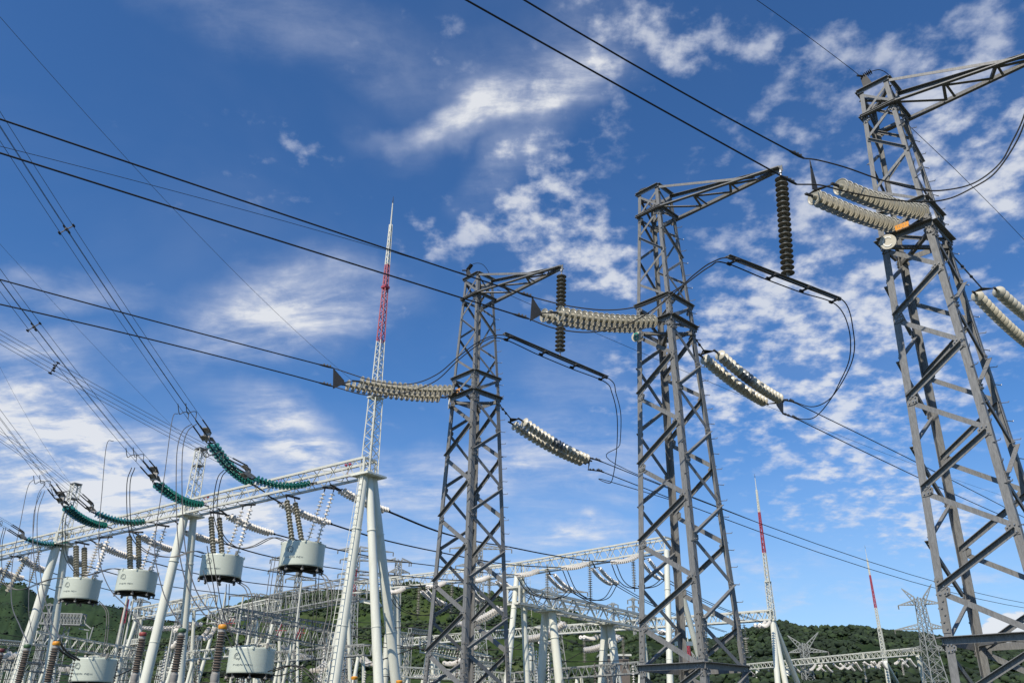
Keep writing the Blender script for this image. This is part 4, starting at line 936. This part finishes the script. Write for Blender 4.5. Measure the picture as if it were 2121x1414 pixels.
S2 = [((1325, 1146), (1318, 1151), (1270, 1163)), ((1228, 1160), (1215, 1166), (1168, 1175)), ((1122, 1176), (1112, 1181), (1073, 1190)), ((1020, 1188), (1010, 1194), (976, 1202)), ((930, 1202), (920, 1206), (886, 1214)), ((845, 1213), (836, 1218), (806, 1226))]
for i, (at, s0, s1) in enumerate(S2):
    P = H(*at, HB-.1); a = VH(*s0, P, AZN); b = VH(*s1, P, AZN)
    strset('white_insulator_set', a, b, 12, mpx(a, 4.5), M['white'], .45, 'double white string pulled left under the second gantry, %s from right' % n_th(i), 'white strings left of the second gantry', .2)
S3 = [((1335, 1158), (1374, 1197)), ((1234, 1176), (1273, 1208)), ((1141, 1190), (1180, 1221)), ((1035, 1203), (1062, 1217)), ((975, 1224), (998, 1243)), ((878, 1222), (919, 1251))]
for i, (s0, s1) in enumerate(S3):
    P = H(s0[0]-8, s0[1]-14, HB-.1); a = VH(*s0, P, AZN); b = VH(*s1, P, AZN)
    t = strset('white_insulator_set', a, b, 18, mpx(a, 4.2), M['white'], .95, 'double white string sloping right below the second gantry, %s from right' % n_th(i), 'white strings right of the second gantry', .3)
    mb = MB(); mb.tube([P, a], .07, 6); mb.build('link', M['steel_dark'], t)
    e1, e2, e3 = D(s1[0]+60, s1[1]+34, dep(b)+14), D(s1[0]+130, s1[1]+66, dep(b)+30), D(s1[0]+230, s1[1]+100, dep(b)+55)
    bt = thing('bus_conductor', 'pair of thin conductors leaving the %s sloping string of the second gantry' % n_th(i), 'wire', b, 'twin conductors beyond the second gantry')
    for s_ in (-1, 1): mb = MB(); mb.tube([p+UU*s_*.25 for p in bez([b, e1, e2, e3], 5)], .05, 5); mb.build('wire', M['wire'], bt, smooth=True)
VS = [((1311, 1155), (1311, 1216)), ((1221, 1162), (1222, 1240)), ((1133, 1176), (1133, 1238)), ((1014, 1192), (1013, 1242)), ((937, 1205), (936, 1268)), ((869, 1212), (863, 1272))]
for i, (a, b) in enumerate(VS):
    A_ = H(*a, HB-.1); B_ = YH(*b, A_); strset('hanging_insulator_string', A_, V((A_.x, A_.y, B_.z)), 18, mpx(A_, 4.6), M['porc'], 0, 'string hanging straight down from the second gantry, %s from the right' % n_th(i), 'hanging strings of the second gantry', 0, 10)
    l0, l1 = S2[i][2], S3[i][1]; pm = [(l0[0], l0[1]), (l0[0]+(b[0]-l0[0])*.4, l0[1]+(b[1]-l0[1])*.72), (b[0], b[1]+1), (b[0]+(l1[0]-b[0])*.65, b[1]-2), (l1[0]+2, l1[1])]
    dropper(pm, dep(H(*S2[i][0], HB))-3, dep(A_)+4, 'pair of drooping loop wires under the second gantry, %s from right' % n_th(i), .05, .5, 'loop wires under the second gantry', 'wire')

# ------------------------------------------------------------------ third gantry running away
Z3 = G2M.z*0+H(1070, 1238, 1).normalized().z*0+13.7
a3 = G2M.copy(); a3.z = zz(1072, 1252, G2M); Z3 = a3.z
q3 = V((0, 0, 0)); e3_ = H(1325, 1303, Z3-.3)
g3 = thing('portal_gantry', 'thick white laced gantry running away to the right, lower than the others', 'gantry', (a3.x, a3.y, GZ))
beam_part(g3, a3-(e3_-a3).normalized()*1.2, e3_+(e3_-a3)*.12, 1.9, 1.8, 10, .16, .30)
d3 = (e3_-a3).normalized(); az3 = atan2(-d3.y, d3.x)
for (tl, tr_, bl, br_) in (((1130, 1267), (1143, 1264), (1120, 1414), (1159, 1414)), ((1253, 1294), (1264, 1293), (1247, 1414), (1279, 1414))):
    for t_, b_ in ((tl, bl), (tr_, br_)):
        tp = H(*t_, Z3-.2); column(g3, tp, ground_from(tp, VH(*b_, tp, AZU)), mpx(tp, 8.6), n=16)
    p = H((tl[0]+tr_[0])/2, tl[1]-2, Z3-.25); mb = MB(); mb.box8(p-ZV*.1, UU*1.6, NN*1.0, p+ZV*.1); mb.build('cap_plate', M['paint'], g3)
for i, (s0, s1) in enumerate((((1170, 1290), (1092, 1324)), ((1284, 1318), (1212, 1346)), ((1038, 1258), (950, 1293)))):
    P = H(s0[0]+4, s0[1]-5, Z3 if i < 2 else 12); a = VH(*s0, P, AZU); b = VH(*s1, P, AZU)
    strset('white_insulator_set', a, b, 19, mpx(a, 6.4), M['white'], .7, ['thick white double string crossing behind the left pole pair of the third gantry', 'thick white double string crossing behind the right pole pair of the third gantry', 'thick white double string behind the far left tower'][i], 'thick white strings', .4)
    wire('bus_conductor', bez([b, b+(b-a)*.9-ZV*.6, b+(b-a)*2.2-ZV*.4, b+(b-a)*3.6+ZV*.4], 6), .06, M['wire'], 'dark conductor continuing left from the thick white string, %s' % ['middle one', 'right one', 'left one'][i], 'wire', 'dark low conductors', 5)

# ------------------------------------------------------------------ far gantries
g4R = H(1600, 1283, HB); g4L = H(1000, 1323, HB); g4LL = H(813, 1339, HB)
g4 = thing('portal_gantry', 'distant white gantry under the second lightning mast', 'gantry', (g4R.x, g4R.y, GZ))
for i in range(4): beam_part(g4, g4R.lerp(g4L, i/4), g4R.lerp(g4L, (i+.97)/4), 1.5, 1.5, 9, .16, .26)
for i in range(2): beam_part(g4, g4L.lerp(g4LL, i/2), g4L.lerp(g4LL, (i+.97)/2), 1.5, 1.5, 7, .16, .26)
for tp_px, bases in (((1600, 1283), ((1611, 1414), (1627, 1414), (1652, 1414))), ((1332, 1304), ((1326, 1414), (1343, 1414))), ((1100, 1320), ((1097, 1414), (1110, 1414))), ((903, 1334), ((894, 1414), (908, 1414)))):
    tp = H(*tp_px, HB)
    for b_ in bases: column(g4, tp, ground_from(tp, VH(*b_, tp, AZN if b_[0] != 1627 else AZU)), mpx(tp, 5.6 if tp_px[0] == 1600 else 4.4), False, 12)
mast(g4R, 'second lightning mast, beyond the middle tower', .12)
for i, (s0, s1) in enumerate((((1590, 1287), (1568, 1293)), ((1390, 1304), (1366, 1306)), ((1240, 1316), (1205, 1318)), ((1150, 1325), (1120, 1328)), ((985, 1338), (960, 1342)))):
    a = H(*s0, HB-.5); b = VH(*s1, a, AZN); strset('white_insulator_set', a, b, 16, mpx(a, 4), M['white'], .8, 'small white string under the distant gantry, %s from right' % n_th(i), 'strings under the distant gantry', .5, 8, False)
for i, (a, b) in enumerate((((1541, 1293), (1543, 1352)), ((1462, 1300), (1464, 1350)), ((1210, 1325), (1215, 1372)), ((1290, 1318), (1292, 1365)))):
    A_ = H(*a, HB-.3); B_ = YH(*b, A_); strset('hanging_insulator_string', A_, V((A_.x, A_.y, B_.z)), 16, mpx(A_, 4.2), M['porc'], 0, 'hanging string of the distant gantry, %s' % ['right of the middle tower', 'seen inside the middle tower', 'left of the right pole pair of the third gantry', 'right of the right pole pair of the third gantry'][i], 'hanging strings of the distant gantry', 0, 8)
g5L, g5R = H(1545, 1386, HB), H(1900, 1355, HB); g5 = thing('portal_gantry', 'low distant white gantry at the bottom right with short strings', 'gantry', (g5R.x, g5R.y, GZ))
for i in range(4): beam_part(g5, g5L.lerp(g5R, i/4), g5L.lerp(g5R, (i+.985)/4), 1.5, 1.5, 9, .13, .25)
P5 = H(1834, 1372, HB)
for tp_px, bases in (((1834, 1371), ((1841, 1414), (1858, 1414))), ((1901, 1358), ((1915, 1414), (1933, 1414))), ((1569, 1384), ((1571, 1414),)), ((1632, 1380), ((1630, 1414), (1639, 1414)))):
    tp = H(*tp_px, HB)
    for b_ in bases: column(g5, tp, ground_from(tp, VH(*b_, tp, AZN)), mpx(tp, 4.6), False, 10)
MZ5 = [zz(1834, 1364, P5), zz(1826, 1300, P5), zz(1824, 1292, P5), zz(1815, 1258, P5), zz(1806, 1190, P5), zz(1798, 1156, P5), zz(1794, 1136, P5), zz(1793, 1129, P5)]
mast(P5, 'small distant lightning mast at the right above the low gantry', .17, [R1.z+(z-P5.z) for z in MZ5], 1.6 if False else 1.0)
for i, (s0, s1) in enumerate((((1733, 1374), (1747, 1384)), ((1765, 1371), (1777, 1388)), ((1797, 1370), (1816, 1380)), ((1818, 1369), (1829, 1384)), ((1876, 1364), (1889, 1380)), ((1652, 1380), (1667, 1393)), ((1703, 1377), (1717, 1391)), ((1546, 1388), (1559, 1398)), ((1761, 1372), (1748, 1384)), ((1872, 1363), (1862, 1373)), ((1696, 1375), (1686, 1386)), ((1815, 1371), (1806, 1381)))):
    a = H(*s0, HB-.3); dd = dep(a); b = D(*s1, dd+(6 if s1[0] > s0[0] else -6)); strset('white_insulator_set', a, b, 10, mpx(a, 2.6), M['white'], 1.8, 'tiny white string under the low right gantry, %s along from left' % ['half', 'six tenths', 'seven tenths', 'eight tenths', 'the last tenth', 'three tenths', 'four tenths', 'the first tenth', 'six tenths, left leaning', 'nine tenths, left leaning', 'four tenths, left leaning', 'seven tenths, left leaning'][i], 'tiny strings of the low right gantry', .2, 8, False)
for i, (a, b) in enumerate((((1788, 1370), (1794, 1412)), ((1868, 1374), (1873, 1398)), ((1768, 1386), (1769, 1405)), ((1676, 1384), (1678, 1412)), ((1592, 1386), (1594, 1414)))):
    A_ = H(*a, HB-.3); B_ = YH(*b, A_); strset('hanging_insulator_string', A_, V((A_.x, A_.y, B_.z)), 14, mpx(A_, 2.6), M['white'], 0, 'tiny hanging string under the low right gantry, %s' % ['near the second pole pair', 'near its right end', 'in the middle', 'left of the middle', 'near its left end'][i], 'tiny hanging strings', 0, 8, False)
# further gantries seen low between the front legs
FG = [((60, 1332), (292, 1367), 8, 1.3, 14, 'grey green gantry beam crossing low at the left', ((75, 1340), (285, 1368))),
      ((470, 1300), (705, 1347), 8, 1.7, 13, 'laced beam just above the low large line trap', ((500, 1330), (648, 1345))),
      ((440, 1292), (566, 1268), 13, 1.6, 12, 'far laced beam rising towards the centre left', ((448, 1290),)),
      ((572, 1270), (742, 1238), 13, 2.2, 12, 'large laced beam rising behind the front gantry end', ((571, 1272), (735, 1245))),
      ((285, 1282), (436, 1256), 13, 1.4, 12, 'pale laced beam between the leaning front legs', ((287, 1290), (428, 1266))),
      ((0, 1385), (240, 1404), 5, .9, 14, 'lowest laced beam at the left bottom', ((40, 1390), (225, 1404))),
      ((372, 1368), (560, 1352), 6, .8, 14, 'slim laced beam behind the right green capped post', ((420, 1366), (545, 1356))),
      ((540, 1372), (760, 1356), 6.5, 1.0, 16, 'slim laced beam behind the low large line trap', ((600, 1370), (760, 1358))),
      ((815, 1400), (1060, 1412), 5, 1.0, 18, 'low laced beam below the far left tower', ((830, 1402), (1010, 1410))),
      ((1040, 1413), (1330, 1393), 5.5, 1.1, 20, 'low laced beam behind the third gantry poles', ((1060, 1412), (1200, 1402))),
      ((880, 1350), (1010, 1378), 9, 1.4, 12, 'short laced beam seen through the far left tower', ((890, 1352), (1000, 1378))),
      ((480, 1276), (700, 1310), 11, .9, 18, 'thin laced beam with red rods behind the front gantry', ((520, 1284), (680, 1308)))]
FG_i = 0
for (a, b, z, h, n, lab, cols) in FG:
    A_, B_ = H(*a, z), H(*b, z); t = thing('portal_gantry', lab, 'gantry', (A_.x, A_.y, GZ), 'low gantries in the background'); th = dep(A_)/FPX
    beam_part(t, A_, B_, h, h, n, max(.06, th*1.1), max(.1, th*2.3), 'far' if FG_i % 2 else 'lat'); FG_i += 1
    for c_ in cols:
        p = H(*c_, z); ax = (B_-A_); f = max(.02, min(.98, (p-A_).dot(ax)/ax.length_squared)); p = A_.lerp(B_, f); sd = ax.cross(ZV).normalized()
        for s_ in (-1, 1): column(t, p+sd*s_*.3, V((p.x, p.y, GZ))+sd*s_*(p.z-GZ)*.16, th*3.6, False, 12)
RR = random.Random(5)
# pole supports, bus posts and strings scattered through the yard behind
k = 0
for i in range(26):
    x = RR.choice([RR.uniform(0, 900), RR.uniform(150, 700), RR.uniform(850, 1330)]); y = RR.uniform(1330, 1395); z = RR.uniform(3.2, 8); P = H(x, y, z); th = dep(P)/FPX
    t = thing('bus_support', 'slender pole with a stack insulator in the crowded background, one of many', 'bus support', (P.x, P.y, GZ), 'slender background bus supports')
    mb = MB(); q = V((P.x, P.y, GZ)); mb.tube([q, q+(P-q)*.55], th*3.2, 8); mb.bar(q+(P-q)*.55-UU*.5, q+(P-q)*.55+UU*.5, .2, .15); mb.build('pole', M['paint'], t)
    mb = MB(); discs(mb, [q+(P-q)*.56, P], 14, th*3.4, 'small', 8); mb.build('insulator', M['white'] if i % 3 else M['ochre'], t, smooth=True)
SLB = [((300, 1300), (415, 1290)), ((455, 1290), (515, 1310)), ((590, 1338), (640, 1360)), ((650, 1388), (680, 1372)), ((745, 1355), (770, 1375)), ((362, 1337), (372, 1330)), ((0, 1360), (28, 1352)), ((130, 1385), (160, 1375)), ((860, 1400), (960, 1392)), ((925, 1372), (960, 1366)), ((400, 1290), (368, 1305)), ((440, 1300), (418, 1322))]
for i, (s0, s1) in enumerate(SLB):
    a = D(*s0, 105); b = D(*s1, 101); strset('white_insulator_set', a, b, 18, mpx(a, 4.6), M['white'], .8, 'pale insulator string in the crowded yard behind the front gantry', 'pale background strings in the yard', .3, 8, False)
# long low wires of the yard
for i in range(16):
    y0 = 1262+i*9.5+RR.uniform(-4, 4); x0, x1 = RR.choice([(-60, 760), (-60, 500), (300, 1100), (-60, 360), (700, 1330)]); sl_ = RR.uniform(-.03, .09); d0 = RR.uniform(95, 130); yb = y0+sl_*(x1-x0)
    a, b = D(x0, y0, d0), D(x1, yb, d0+RR.uniform(-10, 25)); wire('bus_conductor', sag(a, b, RR.uniform(.2, 1.6), 14), .05, M['wire'], 'long thin wire crossing the yard low behind the front gantry legs', 'wire', 'long low wires across the yard', 5)
for i, (x, y0, y1) in enumerate(((555, 1150, 1300), (232, 1270, 1400), (345, 1220, 1345), (636, 1190, 1400), (905, 1270, 1414))): pass
for i in range(15):
    x = RR.uniform(0, 720) if i % 4 else RR.uniform(800, 1330); y = RR.uniform(1305, 1392); P = D(x, y, RR.uniform(92, 150)); th = dep(P)/FPX
    t = thing('lattice_gantry', 'small pale lattice gantry in the crowded background yard, one of many alike', 'gantry', (P.x, P.y, GZ), 'small pale lattice gantries in the yard')
    dr = UU if i % 2 else NN; L_ = RR.uniform(30, 80)*th; a, b = P-dr*L_/2, P+dr*L_/2
    mb = MB(); truss(mb, a, b, th*9, th*8, int(L_/th/9)+3, th*1.0, th*1.6); mb.build('truss_beam', M['lat' if i % 3 else 'far'], t)
    for q in (a, b): mb = MB(); lattice(mb, V((q.x, q.y, GZ)), [(GZ, th*5), (P.z, th*3.6)], th*1.2, 12); mb.build('lattice_post', M['lat' if i % 3 else 'far'], t)
    for k_ in range(3):
        q = a.lerp(b, (k_+.5)/3); mb = MB(); discs(mb, [q, q-ZV*th*26], 9, th*3.0, 'small', 8); mb.build('insulator', M['white'], t, smooth=True)
# slim pointed poles
for i, (x, y0, y1, lab) in enumerate(((600, 1205, 1414, 'slim white leaning pole above the low large line trap'), (250, 1235, 1370, 'slim white leaning pole left of the red capped post'), (340, 1300, 1400, 'slim white pole between the front legs'), (456, 1225, 1300, 'slim pole right of the second line trap bottom'), (500, 1235, 1262, 'tiny grey pole on the skyline'), (232, 1180, 1390, 'thin grey dropper pole at the left'))):
    P = H(x, y1, 2.0) if y1 > 1390 else H(x, y1, 3.5); P = D(x, y1, 90); q = YH(x-(x-1085)*(y0-y1)/(-4200)*-1 if False else x+ (1085-x)*(y1-y0)/4200, y0, P)
    mb = MB(); mb.tube([V((P.x, P.y, GZ)), V((P.x, P.y, q.z))], [.22, .1], 8); tag(mb.build('slim_pole', M['lat'], smooth=True), lab, 'pole', 'slim poles in the yard')

# ------------------------------------------------------------------ transmission pylons far away
def pylon(cx_, ytop, ybase_w, dist, arms, label, wtop, wbase, horns=None, m='far', n=14, tk=1.25, grp='distant transmission pylons'):
    d = ray(cx_, ytop); hd = sqrt(d.x**2+d.y**2); T = d*(dist/hd); t = thing('transmission_pylon', label, 'pylon', (T.x, T.y, GZ), grp)
    rad = V((d.x, d.y, 0)).normalized(); lat = V((rad.y, -rad.x, 0)); pw = mpx(T, 1.0); th = pw*tk
    ca, sa = cos(.5), sin(.5); e1 = lat*ca+rad*sa; e2 = -lat*sa+rad*ca
    zb = GZ; mb = MB()
    def hw(z): f = (T.z-z)/(T.z-zb); return (wtop+(wbase-wtop)*(f*.35+f*f*.65))*pw/2
    zs = [T.z-(T.z-zb)*((i/n)**1.15) for i in range(n+1)]
    cr = [(-1, -1), (1, -1), (1, 1), (-1, 1)]
    C_ = lambda z, i: V((T.x, T.y, z))+(e1*cr[i][0]+e2*cr[i][1])*hw(z)*.75
    for a, b in zip(zs, zs[1:]):
        for i in range(4):
            j = (i+1) % 4; mb.bar(C_(a, i), C_(b, i), th*1.25); mb.bar(C_(a, i), C_(b, j), th*.7); mb.bar(C_(a, j), C_(b, i), th*.7); mb.bar(C_(b, i), C_(b, j), th*.6)
    mb.build('tower_body', M[m], t)
    for (y, l, r_, hh) in arms:
        zc = zz(cx_, y, T); 
        for px_ in (l, r_):
            q = VH(px_, y, T, atan2(lat.x, lat.y)); tip_ = V((q.x, q.y, zc)); mb = MB(); s_ = 1 if px_ > cx_ else -1
            ro = [V((T.x, T.y, zc))+lat*s_*hw(zc)+rad*k_*hw(zc)+ZV*g_*hh*pw for k_ in (-1, 1) for g_ in (0, 1)]
            for r0 in ro: mb.bar(r0, tip_, th*1.0)
            for k_ in range(6):
                f, f2 = k_/6, (k_+1)/6; mb.bar(ro[0].lerp(tip_, f), ro[1].lerp(tip_, f2), th*.6); mb.bar(ro[2].lerp(tip_, f), ro[3].lerp(tip_, f2), th*.6); mb.bar(ro[0].lerp(tip_, f), ro[2].lerp(tip_, f2), th*.6)
            mb.build('cross_arm', M[m], t)
            mb = MB(); mb.tube([tip_, tip_-ZV*8*pw], pw*1.2, 6); mb.build('insulator', M['porc_shade'], t)
    if horns:
        for (px_, y) in horns:
            q = VH(px_, y, T, atan2(lat.x, lat.y)); mb = MB(); c0 = V((T.x, T.y, T.z))
            for k_ in (-1, 1):
                a, b = c0+rad*k_*hw(T.z)+lat*hw(T.z)*(1 if px_ > cx_ else -1), c0-ZV*14*pw+rad*k_*hw(T.z)+lat*hw(T.z)*(1 if px_ > cx_ else -1)
                mb.bar(a, q, th); mb.bar(b, q, th)
                for i in range(5): mb.bar(a.lerp(q, i/5), b.lerp(q, (i+1)/5), th*.6)
            mb.build('ground_wire_horn', M[m], t)
    return T
pylon(1903, 1236, 0, 230, [(1251, 1860, 1950, 9), (1302, 1853, 1962, 9), (1347, 1866, 1975, 8)], 'grey lattice pylon with two raised horns left of the nearest tower', 17, 75, [(1867, 1218), (1929, 1209)])
pylon(1664, 1331, 0, 260, [(1350, 1634, 1716, 8)], 'low grey pylon with two raised horns between two white masts', 14, 60, [(1631, 1315), (1695, 1308)])
pylon(1420+25, 1358, 0, 300, [(1366, 1425, 1475, 6)], 'small grey pylon head behind the middle tower base', 12, 50, [(1432, 1349), (1478, 1342)])
pylon(993, 1128, 0, 170, [(1136, 932, 1060, 8), (1172, 944, 1042, 9), (1210, 950, 1035, 9)], 'tall grey pylon seen through the far left tower', 12, 80)
pylon(1146, 1214, 0, 180, [(1226, 1106, 1217, 10), (1262, 1090, 1235, 10), (1300, 1100, 1205, 8)], 'broad grey pylon behind the third gantry', 16, 95)
pylon(742, 1130, 0, 210, [(1140, 700, 815, 8), (1160, 705, 848, 8), (1190, 700, 835, 8)], 'grey pylon behind the front gantry tripod', 10, 60)
pylon(826, 1158, 0, 220, [(1163, 800, 852, 7), (1185, 805, 848, 6)], 'grey pylon head between tripod and far left tower', 12, 60)
pylon(586, 1150, 0, 240, [(1160, 560, 612, 7), (1182, 556, 616, 7)], 'faint grey pylon left of the rightmost line trap base', 10, 60)
pylon(622, 1165, 0, 230, [(1176, 596, 652, 7), (1200, 592, 655, 7)], 'faint grey pylon under the rightmost line trap', 10, 62)
pylon(533, 1228, 0, 260, [(1236, 476, 585, 7), (1262, 500, 565, 6)], 'low grey pylon with wide arms on the left slope', 10, 55)
pylon(292, 1238, 0, 300, [(1246, 272, 312, 5), (1262, 268, 316, 5)], 'small faint pylon under the third line trap', 8, 36)
pylon(377, 1240, 0, 300, [(1248, 358, 398, 5), (1264, 355, 400, 5)], 'small faint pylon between the white legs', 8, 34)
pylon(108, 1250, 0, 330, [(1254, 92, 124, 5)], 'small faint pylon in front of the left mountain', 6, 30)
pylon(1269, 1247, 0, 520, [(1252, 1258, 1280, 3), (1266, 1258, 1281, 3)], 'small distant pylon, left of the pair on the skyline', 5, 10, tk=.9)
pylon(1311, 1236, 0, 500, [(1242, 1300, 1322, 3), (1257, 1299, 1322, 3)], 'small distant pylon, right of the pair on the skyline', 5, 10, tk=.9)
# long drooping-end portal at the left
P = D(125, 1290, 150); t = thing('transmission_pylon', 'wide grey lattice portal with drooping arm ends at the left', 'pylon', (P.x, P.y, GZ)); mb = MB()
rt = V((RT.x, RT.y, 0)).normalized(); L = lambda x, y: VH(x, y, P, atan2(rt.x, rt.y)); a = L(88, 1292); b = L(170, 1294)
truss(mb, a, b, 1.9, 1.6, 12, .16, .2); mb.build('cross_beam', M['far'], t)
for (p0, p1) in (((170, 1296), (187, 1303)), ((187, 1303), (183, 1326)), ((88, 1294), (76, 1290)), ((76, 1292), (70, 1312))):
    mb = MB(); q0, q1 = L(*p0), L(*p1)
    for o_ in (-.45, .45): mb.bar(q0+ZV*o_+rt*o_, q1+(ZV*o_+rt*o_)*.3, .18)
    mb.build('arm', M['far'], t)
for x in (104, 130):
    mb = MB(); q = L(x, 1292); lattice(mb, V((q.x, q.y, GZ)), [(GZ, 1.2), (q.z, .9)], .16, 14); mb.build('tower_body', M['far'], t)
# slim red and white masts far away
for x, yt, yr0, yr1, yb, dist, lab in ((741, 1128, 1178, 1232, 1414, 190, 'slim red and white mast seen between the tripod legs'), (265, 1238, 1240, 1290, 1330, 190, 'slim red mast left of the red capped post'), (1423, 1305, 1335, 1378, 1414, 320, 'slim red and white mast seen through the middle tower')):
    d = ray(x, yt); hd = sqrt(d.x**2+d.y**2); T = d*(dist/hd); z = lambda y: YH(x+(1085-x)*0, y, T).z; t = thing('lightning_mast', lab, 'mast', (T.x, T.y, GZ), 'slim distant masts'); pw = mpx(T, 1)
    mb = MB(); mb.tube([V((T.x, T.y, z(yr0))), T], [pw*1.3, pw*.6], 6); mb.build('top_pole', M['lat'], t)
    mb = MB(); lattice(mb, V((T.x, T.y, z(yr1))), [(z(yr1), pw*3), (z(yr0), pw*1.8)], pw*1.5, 10); mb.build('red_lattice', M['red'], t)
    mb = MB(); lattice(mb, V((T.x, T.y, GZ)), [(GZ, pw*7), (z(yr1), pw*3)], pw*1.3, 24); mb.build('lower_lattice', M['far'], t)
# red disconnector rods
for i, (x, y) in enumerate(((582, 1305), (622, 1310), (478, 1290))):
    P = D(x, y, 95); mb = MB(); 
    for s_ in (-1, 1): mb.bar(P+RT*s_*.2-UP*.7-RT*.3, P+RT*s_*.2+UP*.7+RT*.3, .08)
    mb.bar(P-RT*.7, P+RT*.7, .08); tag(mb.build('red_switch_rods', M['red']), 'red switch rods %s' % ['on the thin beam right of the low large trap', 'on the thin beam nearest the front tripod', 'beside the right orange cap', 'behind the left poles of the third gantry'][i], 'switch', 'red switch rods')
# small building on the hill
P = D(1272, 1368, 215); t = thing('hut', 'small pale hut behind the right pole pair of the third gantry', 'building', (P.x, P.y, GZ)); mb = MB(); mb.box8(V((P.x, P.y, GZ)), V((3.6, 0, 0)), V((0, 3, 0)), V((P.x, P.y, P.z+1))); mb.build('wall', M['ochre'], t)
mb = MB(); mb.box8(V((P.x, P.y, P.z+1)), V((4.2, 0, 0)), V((0, 3.6, 0)), V((P.x, P.y, P.z+1.5))); mb.build('roof', M['lat'], t)
for s_ in (-2.6, 0, 2.6): mb = MB(); mb.box8(V((P.x+s_, P.y-3.0, P.z-2)), V((.7, 0, 0)), V((0, .05, 0)), V((P.x+s_, P.y-3.0, P.z))); mb.build('window', M['black'], t)
